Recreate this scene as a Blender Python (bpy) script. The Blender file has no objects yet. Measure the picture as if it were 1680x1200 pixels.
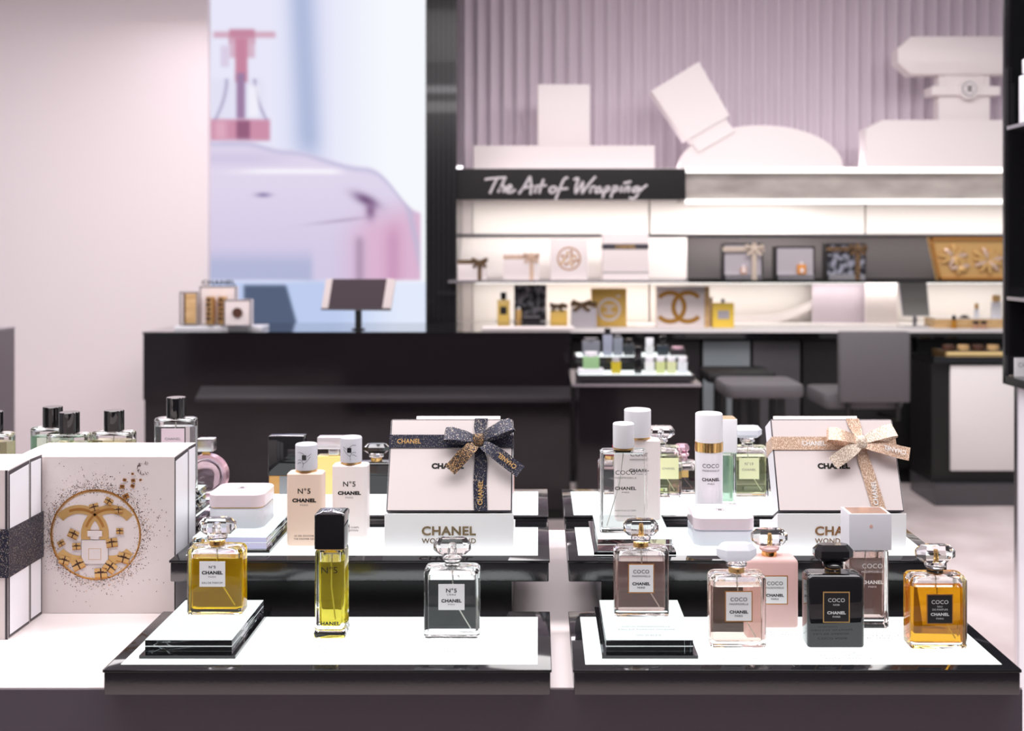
import bpy, bmesh, math, random
from mathutils import Vector, Matrix
random.seed(7)
C = bpy.context.scene.collection
SC = bpy.context.scene
PI = math.pi
# ------------------------------------------------------------------ camera
FPX, CX, CY, HC = 1750.0, 885.0, 413.0, 1.42
cam = bpy.data.cameras.new('camera')
cam.sensor_width = 36.0
cam.lens = FPX / 1680 * 36
cam.shift_x = -(CX - 840) / 1680
cam.shift_y = -(600 - CY) / 1680
cam.clip_start = 0.05
cam.dof.use_dof = True
cam.dof.focus_distance = 1.47
cam.dof.aperture_fstop = 5.0
co = bpy.data.objects.new('camera', cam)
C.objects.link(co)
co.location = (0, 0, HC)
co.rotation_euler = (PI / 2, 0, 0)
SC.camera = co
# ------------------------------------------------------------------ world, exposure
w = bpy.data.worlds.new('world')
SC.world = w
w.use_nodes = True
w.node_tree.nodes['Background'].inputs[0].default_value = (0.88, 0.84, 0.88, 1)
w.node_tree.nodes['Background'].inputs[1].default_value = 0.42
SC.view_settings.view_transform = 'Standard'
SC.view_settings.look = 'None'
SC.view_settings.exposure = 0.0
SC.view_settings.gamma = 1.0
SC.view_settings.use_curve_mapping = False
SC.cycles.max_bounces = 16
SC.cycles.transmission_bounces = 14
SC.cycles.glossy_bounces = 5
SC.cycles.diffuse_bounces = 4
SC.cycles.transparent_max_bounces = 12
SC.cycles.sample_clamp_indirect = 6


def area(name, loc, sx, sy, power, col=(1, 1, 1), rot=(0, 0, 0)):
    l = bpy.data.lights.new(name, 'AREA')
    l.shape = 'RECTANGLE'
    l.size, l.size_y, l.energy, l.color = sx, sy, power, col
    o = bpy.data.objects.new(name, l)
    C.objects.link(o)
    o.location = loc
    o.rotation_euler = rot
    return o


area('overhead_fill', (-1.0, 0.9, 3.05), 2.2, 0.9, 50, (1.0, 0.96, 0.95))  # unseen area lamps added overhead to light the scene
area('overhead_fill', (1.0, 0.9, 3.05), 1.6, 0.9, 37, (1.0, 0.96, 0.97))
area('overhead_fill', (-0.1, 2.2, 3.05), 2.6, 0.5, 42, (1.0, 0.96, 1.0))
area('overhead_fill', (-2.6, 4.0, 3.05), 1.6, 1.6, 70, (1.0, 0.95, 0.96))
area('overhead_fill', (1.6, 4.6, 3.05), 2.6, 1.2, 66, (1.0, 0.96, 0.96), (0.15, 0, 0))
area('overhead_fill', (0.6, 4.9, 3.05), 3.0, 0.5, 10, (1.0, 0.97, 0.95), (0.75, 0, 0))  # added lamp, tilted at the wall to brighten shelf item fronts


# ------------------------------------------------------------------ materials
def s2l(c):
    return tuple((x / 12.92 if x <= 0.04045 else ((x + 0.055) / 1.055) ** 2.4) for x in c)


def rgb(r, g, b):
    return s2l((r / 255, g / 255, b / 255))


def mat(name, col, rough=0.5, metal=0.0, spec=0.5, emit=None, estr=0.0, trans=0.0, coat=0.0, ior=1.45):
    m = bpy.data.materials.new(name)
    m.use_nodes = True
    b = m.node_tree.nodes['Principled BSDF']
    b.inputs['Base Color'].default_value = (*col, 1)
    b.inputs['Roughness'].default_value = rough
    b.inputs['Metallic'].default_value = metal
    b.inputs['Specular IOR Level'].default_value = spec
    b.inputs['Transmission Weight'].default_value = trans
    b.inputs['Coat Weight'].default_value = coat
    b.inputs['IOR'].default_value = ior
    if emit:
        b.inputs['Emission Color'].default_value = (*emit, 1)
        b.inputs['Emission Strength'].default_value = estr
    return m


def noise_col(m, c1, c2, scale=40, lo=0.4, hi=0.6, detail=4, stretch=None):
    nt = m.node_tree
    b = nt.nodes['Principled BSDF']
    tc = nt.nodes.new('ShaderNodeTexCoord')
    mp = nt.nodes.new('ShaderNodeMapping')
    if stretch:
        mp.inputs['Scale'].default_value = stretch
    n = nt.nodes.new('ShaderNodeTexNoise')
    n.inputs['Scale'].default_value = scale
    n.inputs['Detail'].default_value = detail
    r = nt.nodes.new('ShaderNodeValToRGB')
    r.color_ramp.elements[0].position = lo
    r.color_ramp.elements[1].position = hi
    r.color_ramp.elements[0].color = (*c1, 1)
    r.color_ramp.elements[1].color = (*c2, 1)
    nt.links.new(tc.outputs['Object'], mp.inputs['Vector'])
    nt.links.new(mp.outputs[0], n.inputs['Vector'])
    nt.links.new(n.outputs['Fac'], r.inputs[0])
    nt.links.new(r.outputs[0], b.inputs['Base Color'])
    return m


def bump(m, scale=200, strength=0.2):
    nt = m.node_tree
    b = nt.nodes['Principled BSDF']
    n = nt.nodes.new('ShaderNodeTexNoise')
    n.inputs['Scale'].default_value = scale
    tc = nt.nodes.new('ShaderNodeTexCoord')
    bp = nt.nodes.new('ShaderNodeBump')
    bp.inputs['Strength'].default_value = strength
    bp.inputs['Distance'].default_value = 0.001
    nt.links.new(tc.outputs['Object'], n.inputs['Vector'])
    nt.links.new(n.outputs['Fac'], bp.inputs['Height'])
    nt.links.new(bp.outputs[0], b.inputs['Normal'])
    return m


def glass(name, col=(1, 1, 1), ior=1.45, rough=0.0):
    m = bpy.data.materials.new(name)
    m.use_nodes = True
    nt = m.node_tree
    nt.nodes.remove(nt.nodes['Principled BSDF'])
    g = nt.nodes.new('ShaderNodeBsdfGlass')
    g.inputs['Color'].default_value = (*col, 1)
    g.inputs['IOR'].default_value = ior
    g.inputs['Roughness'].default_value = rough
    nt.links.new(g.outputs[0], nt.nodes['Material Output'].inputs[0])
    return m


def frosted(name, col, rough=0.35, tr=0.45):
    m = mat(name, col, rough)
    nt = m.node_tree
    b = nt.nodes['Principled BSDF']
    t = nt.nodes.new('ShaderNodeBsdfTranslucent')
    t.inputs[0].default_value = (*col, 1)
    mx = nt.nodes.new('ShaderNodeMixShader')
    mx.inputs[0].default_value = tr
    nt.links.new(b.outputs[0], mx.inputs[1])
    nt.links.new(t.outputs[0], mx.inputs[2])
    nt.links.new(mx.outputs[0], nt.nodes['Material Output'].inputs[0])
    return m


def glitter(name, base, flake, scale=900, thr=0.56, rough=0.4, metal=0.3):
    m = mat(name, base, rough, metal)
    noise_col(m, base, flake, scale, thr, thr + 0.06, 2, (1, 1, 0.45))
    return m


def emis(name, col, s):
    m = bpy.data.materials.new(name)
    m.use_nodes = True
    nt = m.node_tree
    nt.nodes.remove(nt.nodes['Principled BSDF'])
    e = nt.nodes.new('ShaderNodeEmission')
    e.inputs[0].default_value = (*col, 1)
    e.inputs[1].default_value = s
    nt.links.new(e.outputs[0], nt.nodes['Material Output'].inputs[0])
    return m


M = {}
M['wall_pink'] = mat('wall_pink', rgb(238, 229, 231), 0.7)
M['counter_white'] = bump(mat('counter_white', rgb(240, 230, 230), 0.22, coat=0.3), 60, 0.04)
M['counter_front'] = mat('counter_front', rgb(94, 86, 96), 0.38)
M['black_gloss'] = mat('black_gloss', (0.006, 0.006, 0.007), 0.05, coat=0.6)
M['column_black'] = mat('column_black', (0.012, 0.012, 0.014), 0.22, coat=0.3)
M['black_lacquer'] = bump(mat('black_lacquer', (0.008, 0.006, 0.008), 0.09), 25, 0.12)
M['black_satin'] = bump(mat('black_satin', (0.010, 0.010, 0.012), 0.2, ior=2.0), 350, 0.12)
M['black'] = mat('black', (0.01, 0.01, 0.01), 0.4)
M['ink'] = mat('ink', (0.008, 0.008, 0.009), 0.5)
M['ink_grey'] = mat('ink_grey', rgb(120, 120, 125), 0.5)
M['white_ink'] = mat('white_ink', (0.85, 0.85, 0.85), 0.5)
M['tray_glass'] = mat('tray_glass', (0.012, 0.012, 0.014), 0.06)
M['light_panel'] = emis('light_panel', (0.95, 1.0, 1.0), 1.45)
M['plinth_glow'] = emis('plinth_glow', (0.95, 1.0, 1.0), 1.05)  # added emission in place of tray light passing up through the acrylic
M['clear_glass'] = glass('clear_glass')
M['air_gap'] = glass('air_gap', (1, 1, 1), 0.75)
M['acrylic'] = glass('acrylic', (0.97, 0.99, 1.0), 1.4)
M['frost_glass'] = frosted('frost_glass', rgb(240, 242, 247), 0.4, 0.45)
M['straw'] = mat('straw', rgb(235, 235, 225), 0.4)
M['gold'] = mat('gold', (0.86, 0.55, 0.2), 0.16, 1.0)
M['gold_satin'] = mat('gold_satin', (0.80, 0.52, 0.22), 0.35, 1.0)
M['gold_print'] = mat('gold_print', rgb(200, 140, 74), 0.32, 0.55)
M['gold_print2'] = mat('gold_print2', rgb(222, 180, 116), 0.32, 0.4)
M['brown_print'] = mat('brown_print', rgb(78, 48, 34), 0.5)
M['chrome'] = mat('chrome', (0.8, 0.8, 0.82), 0.12, 1.0)
M['silver'] = mat('silver', (0.75, 0.74, 0.76), 0.25, 1.0)
M['steel'] = mat('steel', (0.3, 0.3, 0.32), 0.3, 1.0)
M['white_gloss'] = mat('white_gloss', rgb(238, 238, 243), 0.16)
M['white_card'] = mat('white_card', rgb(230, 220, 219), 0.35)
M['sign_white'] = mat('sign_white', rgb(205, 200, 203), 0.5)
M['sign_black'] = mat('sign_black', rgb(26, 24, 26), 0.3)
M['foil'] = mat('foil', (0.62, 0.46, 0.26), 0.22, 1.0)
M['riser_black'] = mat('riser_black', (0.008, 0.009, 0.010), 0.3)
M['white_side'] = mat('white_side', rgb(240, 240, 246), 0.3)
M['stand_white'] = mat('stand_white', rgb(250, 250, 252), 0.4)
M['white_matte'] = mat('white_matte', rgb(238, 233, 232), 0.6)
M['white_relief'] = mat('white_relief', rgb(236, 228, 228), 0.6)
M['box_edge'] = mat('box_edge', rgb(66, 62, 68), 0.4)
M['label_white'] = mat('label_white', rgb(245, 245, 247), 0.45)
M['label_black'] = mat('label_black', rgb(36, 34, 36), 0.4)
M['navy_ribbon'] = glitter('navy_ribbon', rgb(38, 42, 62), rgb(205, 190, 170), 1100, 0.60)
M['bronze_ribbon'] = glitter('bronze_ribbon', rgb(42, 38, 42), rgb(205, 160, 105), 1100, 0.54)
M['champagne_ribbon'] = glitter('champagne_ribbon', rgb(196, 160, 134), rgb(242, 220, 200), 1000, 0.50)
M['champagne_pale'] = glitter('champagne_pale', rgb(182, 160, 140), rgb(240, 228, 214), 1000, 0.48)
M['floor'] = noise_col(mat('floor', rgb(214, 200, 200), 0.35), rgb(205, 190, 190), rgb(228, 216, 216), 3.0, 0.35, 0.65, 8)
M['ceiling'] = mat('ceiling', rgb(225, 222, 225), 0.8)
M['marble'] = noise_col(mat('marble', rgb(200, 195, 192), 0.3), rgb(138, 130, 127), rgb(170, 162, 158), 4.0, 0.3, 0.7, 10, (1, 1, 3))
M['shop_dark'] = mat('shop_dark', rgb(90, 84, 90), 0.6)
M['mauve_wall'] = mat('mauve_wall', rgb(212, 200, 210), 0.6)
M['tube'] = emis('tube', (1.0, 0.97, 0.93), 2.2)
M['wall_glow'] = mat('wall_glow', rgb(246, 240, 236), 0.5)
M['seat_grey'] = bump(mat('seat_grey', rgb(96, 93, 96), 0.7), 500, 0.3)
M['seat_black'] = mat('seat_black', rgb(22, 21, 23), 0.5)
M['base_grey'] = mat('base_grey', rgb(78, 77, 80), 0.18)
M['slope_white'] = mat('slope_white', rgb(200, 193, 191), 0.5)
M['slope_dark'] = mat('slope_dark', rgb(66, 61, 62), 0.6, spec=0.2)
M['base_reflection'] = mat('base_reflection', rgb(128, 136, 140), 0.2)  # pale blue-grey reflection put into the door colour
M['gold_paint'] = mat('gold_paint', rgb(176, 128, 48), 0.35, 0.3)
M['gold_glow'] = emis('gold_glow', (1.0, 0.72, 0.35), 0.9)
M['dark_wall'] = mat('dark_wall', rgb(38, 35, 38), 0.35)
M['wood_gold'] = noise_col(mat('wood_gold', rgb(205, 170, 120), 0.4), rgb(190, 150, 100), rgb(222, 190, 140), 8, 0.3, 0.7, 4, (1, 1, 6))
M['yellow_box'] = mat('yellow_box', rgb(240, 205, 80), 0.4)
M['gold_box'] = mat('gold_box', rgb(228, 188, 96), 0.4, 0.0)
M['print_dark'] = noise_col(mat('print_dark', rgb(50, 52, 62), 0.5), rgb(25, 27, 36), rgb(150, 152, 165), 25, 0.45, 0.6, 5)
M['grey_slab'] = mat('grey_slab', rgb(176, 170, 176), 0.3)
M['tablet_glass'] = mat('tablet_glass', rgb(84, 74, 80), 0.2)
M['mirror_grey'] = mat('mirror_grey', rgb(150, 150, 145), 0.25, 0.4)
M['red_cap'] = mat('red_cap', rgb(170, 50, 75), 0.25)
M['pink_metal'] = mat('pink_metal', rgb(232, 190, 205), 0.18, 0.7)


# ------------------------------------------------------------------ geometry helpers
def rsec(w, d, r, n=5, cx=0.0, cy=0.0):
    r = max(1e-5, min(r, w / 2 - 1e-6, d / 2 - 1e-6))
    out = []
    for k, (sx, sy) in enumerate(((1, -1), (1, 1), (-1, 1), (-1, -1))):
        ox, oy = cx + sx * (w / 2 - r), cy + sy * (d / 2 - r)
        a0 = -PI / 2 + k * PI / 2
        for i in range(n + 1):
            a = a0 + (PI / 2) * i / n
            out.append((ox + r * math.cos(a), oy + r * math.sin(a)))
    return out


_txt = {}


def text_geo(s, bold=0.0, sp=1.0):
    k = (s, bold, sp)
    if k in _txt:
        return _txt[k]
    cu = bpy.data.curves.new('t', 'FONT')
    cu.body = s
    cu.size = 1.0
    cu.offset = bold
    cu.space_character = sp
    cu.resolution_u = 3
    o = bpy.data.objects.new('t', cu)
    C.objects.link(o)
    bpy.context.view_layer.update()
    dg = bpy.context.evaluated_depsgraph_get()
    me = bpy.data.meshes.new_from_object(o.evaluated_get(dg))
    vs = [tuple(v.co) for v in me.vertices]
    fs = [tuple(p.vertices) for p in me.polygons]
    bpy.data.objects.remove(o)
    bpy.data.curves.remove(cu)
    bpy.data.meshes.remove(me)
    x0, x1 = min(v[0] for v in vs), max(v[0] for v in vs)
    y0, y1 = min(v[1] for v in vs), max(v[1] for v in vs)
    if y0 > -0.08:
        y0 = 0.0
    y1 = max(y1, 0.1)
    vs = [((v[0] - x0) / (x1 - x0) - 0.5, (v[1] - y0) / (y1 - y0) - 0.5) for v in vs]
    _txt[k] = (vs, fs)
    return _txt[k]


class MB:
    def __init__(self):
        self.v, self.f, self.m, self.mats, self.T = [], [], [], [], Matrix()

    def mi(self, m):
        if isinstance(m, str):
            m = M[m]
        if m not in self.mats:
            self.mats.append(m)
        return self.mats.index(m)

    def add(self, vs, fs, m):
        b = len(self.v)
        i = self.mi(m)
        self.v += [tuple(self.T @ Vector(p)) for p in vs]
        self.f += [tuple(b + q for q in f) for f in fs]
        self.m += [i] * len(fs)

    def box(self, x0, x1, y0, y1, z0, z1, m):
        self.add([(x0, y0, z0), (x1, y0, z0), (x1, y1, z0), (x0, y1, z0), (x0, y0, z1), (x1, y0, z1), (x1, y1, z1), (x0, y1, z1)],
                 [(0, 3, 2, 1), (4, 5, 6, 7), (0, 1, 5, 4), (1, 2, 6, 5), (2, 3, 7, 6), (3, 0, 4, 7)], m)

    def loft(self, secs, m, flip=False, n=5):
        """secs: list of (z, w, d, r) or (z, w, d, r, cx, cy)"""
        vs = []
        for s in secs:
            vs += [(x, y, s[0]) for x, y in rsec(s[1], s[2], s[3], n, *(s[4:6] if len(s) > 4 else (0, 0)))]
        k = 4 * (n + 1)
        fs = []
        for j in range(len(secs) - 1):
            for i in range(k):
                a, b = j * k + i, j * k + (i + 1) % k
                fs.append((a, b, b + k, a + k))
        fs.append(tuple(reversed(range(k))))
        fs.append(tuple(range((len(secs) - 1) * k, len(secs) * k)))
        if flip:
            fs = [tuple(reversed(f)) for f in fs]
        self.add(vs, fs, m)

    def rbox(self, w, d, z0, z1, r, m, bev=0.0015, cx=0, cy=0, n=5, flip=False):
        e = bev
        self.loft([(z0, w - 2 * e, d - 2 * e, max(r - e, 0), cx, cy), (z0 + 0.3 * e, w - 0.6 * e, d - 0.6 * e, max(r - 0.3 * e, 0), cx, cy), (z0 + e, w, d, r, cx, cy),
                   (z1 - e, w, d, r, cx, cy), (z1 - 0.3 * e, w - 0.6 * e, d - 0.6 * e, max(r - 0.3 * e, 0), cx, cy), (z1, w - 2 * e, d - 2 * e, max(r - e, 0), cx, cy)], m, flip, n)

    def cyl(self, prof, m, cx=0, cy=0, n=8):
        """prof: [(z, radius)]"""
        self.loft([(z, 2 * r, 2 * r, r, cx, cy) for z, r in prof], m, False, n)

    def sweep(self, pts, w, t, m, wd=None):
        """ribbon / bar along pts, width w across direction wd (per point or one), thickness t"""
        P = [Vector(p) for p in pts]
        vs = []
        for i, p in enumerate(P):
            tg = (P[min(i + 1, len(P) - 1)] - P[max(i - 1, 0)]).normalized()
            d = Vector(wd[i] if isinstance(wd, list) else wd).normalized()
            nn = tg.cross(d)
            nn = nn.normalized() if nn.length > 1e-6 else Vector((0, -1, 0))
            ww = w[i] if isinstance(w, list) else w
            for a, b in ((-1, -1), (1, -1), (1, 1), (-1, 1)):
                vs.append(tuple(p + d * (a * ww / 2) + nn * (b * t / 2)))
        fs = []
        for j in range(len(P) - 1):
            for i in range(4):
                a, b = j * 4 + i, j * 4 + (i + 1) % 4
                fs.append((a, b, b + 4, a + 4))
        fs.append((3, 2, 1, 0))
        e = (len(P) - 1) * 4
        fs.append((e, e + 1, e + 2, e + 3))
        self.add(vs, fs, m)

    def tube(self, pts, r, m, n=8, up=(0, 0, 1)):
        P = [Vector(p) for p in pts]
        vs = []
        for i, p in enumerate(P):
            tg = (P[min(i + 1, len(P) - 1)] - P[max(i - 1, 0)]).normalized()
            a = tg.cross(Vector(up))
            if a.length < 1e-4:
                a = tg.cross(Vector((0, 1, 0)))
            a.normalize()
            b = tg.cross(a)
            for k in range(n):
                q = 2 * PI * k / n
                vs.append(tuple(p + a * (r * math.cos(q)) + b * (r * math.sin(q))))
        fs = [(j * n + i, j * n + (i + 1) % n, (j + 1) * n + (i + 1) % n, (j + 1) * n + i) for j in range(len(P) - 1) for i in range(n)]
        fs.append(tuple(reversed(range(n))))
        fs.append(tuple(range((len(P) - 1) * n, len(P) * n)))
        self.add(vs, fs, m)

    def prism(self, poly, y0, y1, m):
        """polygon in x,z (counter-clockwise seen from -Y) extruded from y0 to y1"""
        n = len(poly)
        vs = [(x, y0, z) for x, z in poly] + [(x, y1, z) for x, z in poly]
        fs = [tuple(range(n)), tuple(reversed(range(n, 2 * n)))]
        fs += [(i, i + n, (i + 1) % n + n, (i + 1) % n) for i in range(n)]
        self.add(vs, fs, m)

    def text(self, s, w, h, m, bold=0.0, sp=1.0, at=(0, 0, 0), R=None):
        """text standing in the local x,z plane facing -Y, centred at 'at'"""
        vs, fs = text_geo(s, bold, sp)
        R = R or Matrix()
        a = Vector(at)
        self.add([tuple(a + R @ Vector((x * w, 0, y * h))) for x, y in vs], fs, m)

    def arc(self, cx, cz, r, wd, a0, a1, y, m, n=32, t=None, sx=1.0, R=None):
        """flat ring arc in x,z plane; with t it is extruded"""
        R = R or Matrix()
        pts = []
        for i in range(n + 1):
            a = a0 + (a1 - a0) * i / n
            for rr in (r - wd / 2, r + wd / 2):
                pts.append((cx + sx * rr * math.cos(a), cz + rr * math.sin(a)))
        if t is None:
            self.add([tuple(R @ Vector((x, y, z))) for x, z in pts], [(2 * i, 2 * i + 1, 2 * i + 3, 2 * i + 2) for i in range(n)], m)
        else:
            vs = [(x, y, z) for x, z in pts] + [(x, y + t, z) for x, z in pts]
            o = len(pts)
            fs = []
            for i in range(n):
                a, b, c, d = 2 * i, 2 * i + 1, 2 * i + 3, 2 * i + 2
                fs += [(a, b, c, d), (d + o, c + o, b + o, a + o), (b, b + o, c + o, c), (a, d, d + o, a + o)]
            fs += [(0, o, o + 1, 1), (2 * n, 2 * n + 1, 2 * n + 1 + o, 2 * n + o)]
            self.add([tuple(R @ Vector(v)) for v in vs], fs, m)

    def emblem(self, cx, cz, R_, y, m, wd=None, t=None, T=None):
        wd = wd or R_ * 0.34
        for s in (-1, 1):
            a0 = (PI if s < 0 else 0) + 0.72
            self.arc(cx + s * R_ * 0.52, cz, R_ * 0.84, wd, a0, a0 + 2 * PI - 1.44, y - (0.00003 if s > 0 else 0), m, 28, t, R=T)

    def build(self, name, parent=None, loc=None, rot=None):
        me = bpy.data.meshes.new(name)
        me.from_pydata(self.v, [], self.f)
        for m in self.mats:
            me.materials.append(m)
        me.polygons.foreach_set('material_index', self.m)
        me.polygons.foreach_set('use_smooth', [True] * len(self.f))
        me.update()
        me.set_sharp_from_angle(angle=math.radians(32))
        o = bpy.data.objects.new(name, me)
        C.objects.link(o)
        if parent:
            o.parent = parent
        if loc:
            o.location = loc
        if rot:
            o.rotation_euler = rot
        return o


def tag(o, label=None, cat=None, group=None, kind=None):
    for k, v in (('label', label), ('category', cat), ('group', group), ('kind', kind)):
        if v:
            o[k] = v
    return o


def thing(name, label, cat, loc=(0, 0, 0), rz=0.0, group=None):
    o = bpy.data.objects.new(name, None)
    C.objects.link(o)
    o.empty_display_size = 0.02
    o.location = loc
    o.rotation_euler = (0, 0, rz)
    return tag(o, label, cat, group)


def X(px, d):
    return (px - CX) * d / FPX


def Z(py, d):
    return HC - (py - CY) * d / FPX


def copy_tree(o, parent=None):
    c = o.copy()
    C.objects.link(c)
    if parent:
        c.parent = parent
    for ch in list(o.children):
        copy_tree(ch, c)
    return c


# ================================================================== SETTING
def structure(name, mb, m=None):
    o = mb.build(name)
    o['kind'] = 'structure'
    return o


b = MB(); b.box(-4.2, 3.6, -1.5, 7.6, -0.1, 0, 'floor'); structure('floor', b)
b = MB(); b.box(-4.2, 3.6, -1.5, 7.6, 3.2, 3.3, 'ceiling'); structure('ceiling', b)
# corrugated back wall (x 750..1650 px)
WB = 7.3
b = MB()
x0, x1 = X(742, WB), 3.6
per, amp = 0.0893, 0.022
n = int((x1 - x0) / per * 10)
vs, fs = [], []
for i in range(n + 1):
    x = x0 + (x1 - x0) * i / n
    y = WB - amp * math.cos(2 * PI * (x - x0) / per)
    vs += [(x, y, 0), (x, y, 3.2)]
fs = [(2 * i, 2 * i + 2, 2 * i + 3, 2 * i + 1) for i in range(n)]
b.add(vs, fs, 'mauve_wall')
b.box(x0, x1, WB + 0.04, WB + 0.12, 0, 3.2, 'mauve_wall')
structure('wall_back', b)
b = MB(); b.box(-4.2, X(341, 6.5), 6.5, 6.62, 0, 3.2, 'wall_pink'); structure('wall_left', b)
b = MB(); b.box(-4.2, 3.6, -1.6, -1.5, 0, 3.2, 'shop_dark'); structure('added_wall_front', b)  # unseen dark wall added behind the camera to darken gloss reflections
b = MB(); b.box(-2.4, X(742, WB), 7.0, 7.42, 0, 3.2, 'dark_wall'); structure('wall_rear', b)
# black mirrored column
b = MB()
xa, xb = X(699, 6.45), X(749, 6.45)
b.box(xa, xb, 6.47, 6.95, 0, 3.2, 'column_black')
for k in range(6):
    xx = xa + (xb - xa) * (k + 0.5) / 6
    b.box(xx - 0.011, xx + 0.011, 6.455, 6.475, 0, 3.2, 'column_black')
structure('column', b)

# ------------------------------------------------------------------ LED screen with its picture
def sm(a, b_, x):
    t = min(1, max(0, (x - a) / (b_ - a)))
    return t * t * (3 - 2 * t)


def mixc(a, b_, t):
    return tuple(p + (q - p) * t for p, q in zip(a, b_))


def screen_color(x, y):
    c = mixc((232, 232, 250), (246, 249, 254), sm(520, 650, x))
    band = math.exp(-((x - 500 - (y - 100) * 0.04) / 20) ** 2)
    c = mixc(c, (150, 166, 202), band * 1.0 * (1 - sm(220, 270, y) * 0.7))
    c = mixc(c, (206, 212, 240), 0.5 * sm(440, 500, x) * (1 - sm(500, 560, x)))

    def rect(c, x0, y0, x1, y1, col, s=4, a=1.0):
        k = sm(x0 - s, x0 + s, x) * (1 - sm(x1 - s, x1 + s, x)) * sm(y0 - s, y0 + s, y) * (1 - sm(y1 - s, y1 + s, y))
        return mixc(c, col, k * a)
    # pump
    c = rect(c, 344, 130, 432, 205, (226, 224, 244), 10, 0.8)
    c = rect(c, 350, 52, 452, 62, (212, 172, 192))
    c = rect(c, 376, 48, 418, 72, (198, 138, 162))
    c = rect(c, 376, 62, 418, 95, (212, 176, 196), 4, 0.9)
    c = rect(c, 362, 75, 376, 110, (215, 200, 225), 4, 0.8)
    c = rect(c, 386, 62, 406, 135, (200, 135, 160))
    c = rect(c, 388, 120, 402, 195, (158, 128, 165))
    c = rect(c, 345, 196, 443, 231, (206, 146, 172))
    c = rect(c, 388, 198, 410, 229, (150, 98, 128), 4)
    c = rect(c, 352, 198, 372, 229, (226, 178, 198), 8, 0.8)
    c = rect(c, 362, 231, 418, 282, (212, 180, 208), 10, 0.7)
    for sx, xc, xw in ((-1, 372, 20), (1, 418, 20)):
        if 128 < y < 198:
            q = (y - 128) / 70
            c = mixc(c, (150, 140, 178), 0.6 * math.exp(-((x - (xc + sx * xw * q * q)) / 3.0) ** 2))
    c = rect(c, 408, 140, 424, 192, (245, 244, 252), 5, 0.8)
    # body silhouette
    top = 232 + 14 * sm(400, 470, x) + 28 * sm(470, 600, x) + 75 * sm(590, 690, x) ** 1.5
    inside = sm(top - 5, top + 5, y) * (1 - sm(686, 694, x)) * (1 - sm(456, 464, y))
    if inside > 0:
        b_ = mixc((226, 216, 238), (212, 202, 230), sm(260, 450, y))
        b_ = mixc(b_, (186, 184, 216), 0.6 * math.exp(-((y - top - 4) / 5) ** 2))
        b_ = mixc(b_, (252, 250, 255), 0.9 * math.exp(-((y - 281 - 0.00012 * (x - 470) ** 2) / 4.5) ** 2) * sm(345, 450, x) * (1 - sm(540, 575, x)))
        b_ = mixc(b_, (206, 196, 226), 0.7 * math.exp(-((y - 260) / 12) ** 2) * (1 - sm(400, 520, x)))
        pk = sm(535, 620, x) * sm(320, 385, y + (x - 620) * 0.25)
        b_ = mixc(b_, (222, 176, 205), pk * 0.8)
        b_ = mixc(b_, (196, 140, 178), 0.6 * math.exp(-((x - 645) / 14) ** 2) * sm(350, 400, y))
        b_ = mixc(b_, (176, 150, 178), 0.9 * math.exp(-((x - 590) / 8) ** 2) * sm(380, 400, y))
        b_ = mixc(b_, (170, 178, 212), 0.75 * sm(400, 440, y) * (1 - sm(505, 520, x)))
        b_ = mixc(b_, (190, 186, 214), 0.7 * math.exp(-((x - 668 - (y - 330) * 0.22) / 6) ** 2) * sm(300, 340, y))
        sp = math.exp(-(((x - 600) / 20) ** 2 + ((y - 328 - (x - 600) * 0.4) / 9) ** 2))
        b_ = mixc(b_, (120, 92, 130), min(1, 1.0 * sp))
        sp = math.exp(-(((x - 608) / 8) ** 2 + ((y - 346) / 14) ** 2))
        b_ = mixc(b_, (130, 96, 134), 0.85 * sp)
        sp = math.exp(-(((x - 432) / 12) ** 2 + ((y - 320) / 3.5) ** 2))
        b_ = mixc(b_, (120, 104, 150), 0.8 * sp)
        sp = math.exp(-(((x - 560) / 45) ** 2 + ((y - 362 + (x - 560) * 0.12) / 2.5) ** 2))
        b_ = mixc(b_, (150, 130, 160), 0.5 * sp)
        c = mixc(c, b_, inside)
    if y > 455:
        c = mixc(c, mixc((190, 205, 240), (226, 234, 252), sm(540, 660, x)), sm(458, 468, y))
        sl = 470 + (y - 470) * 0.28
        k = sm(396, 404, x) * (1 - sm(sl - 4, sl + 4, x)) * sm(464, 472, y)
        c = mixc(c, (86, 98, 124), k)
    return c


DS = 6.56
nx, ny = 150, 228
px0, px1, py0, py1 = 341.5, 698.5, -60.0, 560.0
vs, fs, cols = [], [], []
for j in range(ny + 1):
    for i in range(nx + 1):
        px, py = px0 + (px1 - px0) * i / nx, py0 + (py1 - py0) * j / ny
        vs.append((X(px, DS), DS, Z(py, DS)))
        cols.append((*rgb(*screen_color(px, py)), 1))
for j in range(ny):
    for i in range(nx):
        a = j * (nx + 1) + i
        fs.append((a, a + nx + 1, a + nx + 2, a + 1))
sm_ = bpy.data.materials.new('screen_picture')
sm_.use_nodes = True
nt = sm_.node_tree
nt.nodes.remove(nt.nodes['Principled BSDF'])
e = nt.nodes.new('ShaderNodeEmission')
at = nt.nodes.new('ShaderNodeAttribute')
at.attribute_name = 'picture'
nt.links.new(at.outputs['Color'], e.inputs[0])
e.inputs[1].default_value = 1.0
nt.links.new(e.outputs[0], nt.nodes['Material Output'].inputs[0])
scr = thing('display_screen', 'tall lit video wall showing a pink pump and bottle close-up', 'screen', (X(520, DS), DS + 0.06, 0))
b = MB(); b.add([(v[0] - scr.location.x, v[1] - scr.location.y, v[2]) for v in vs], fs, sm_)
o = b.build('screen_panel', scr)
ca = o.data.color_attributes.new('picture', 'FLOAT_COLOR', 'POINT')
ca.data.foreach_set('color', [q for c in cols for q in c])
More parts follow.
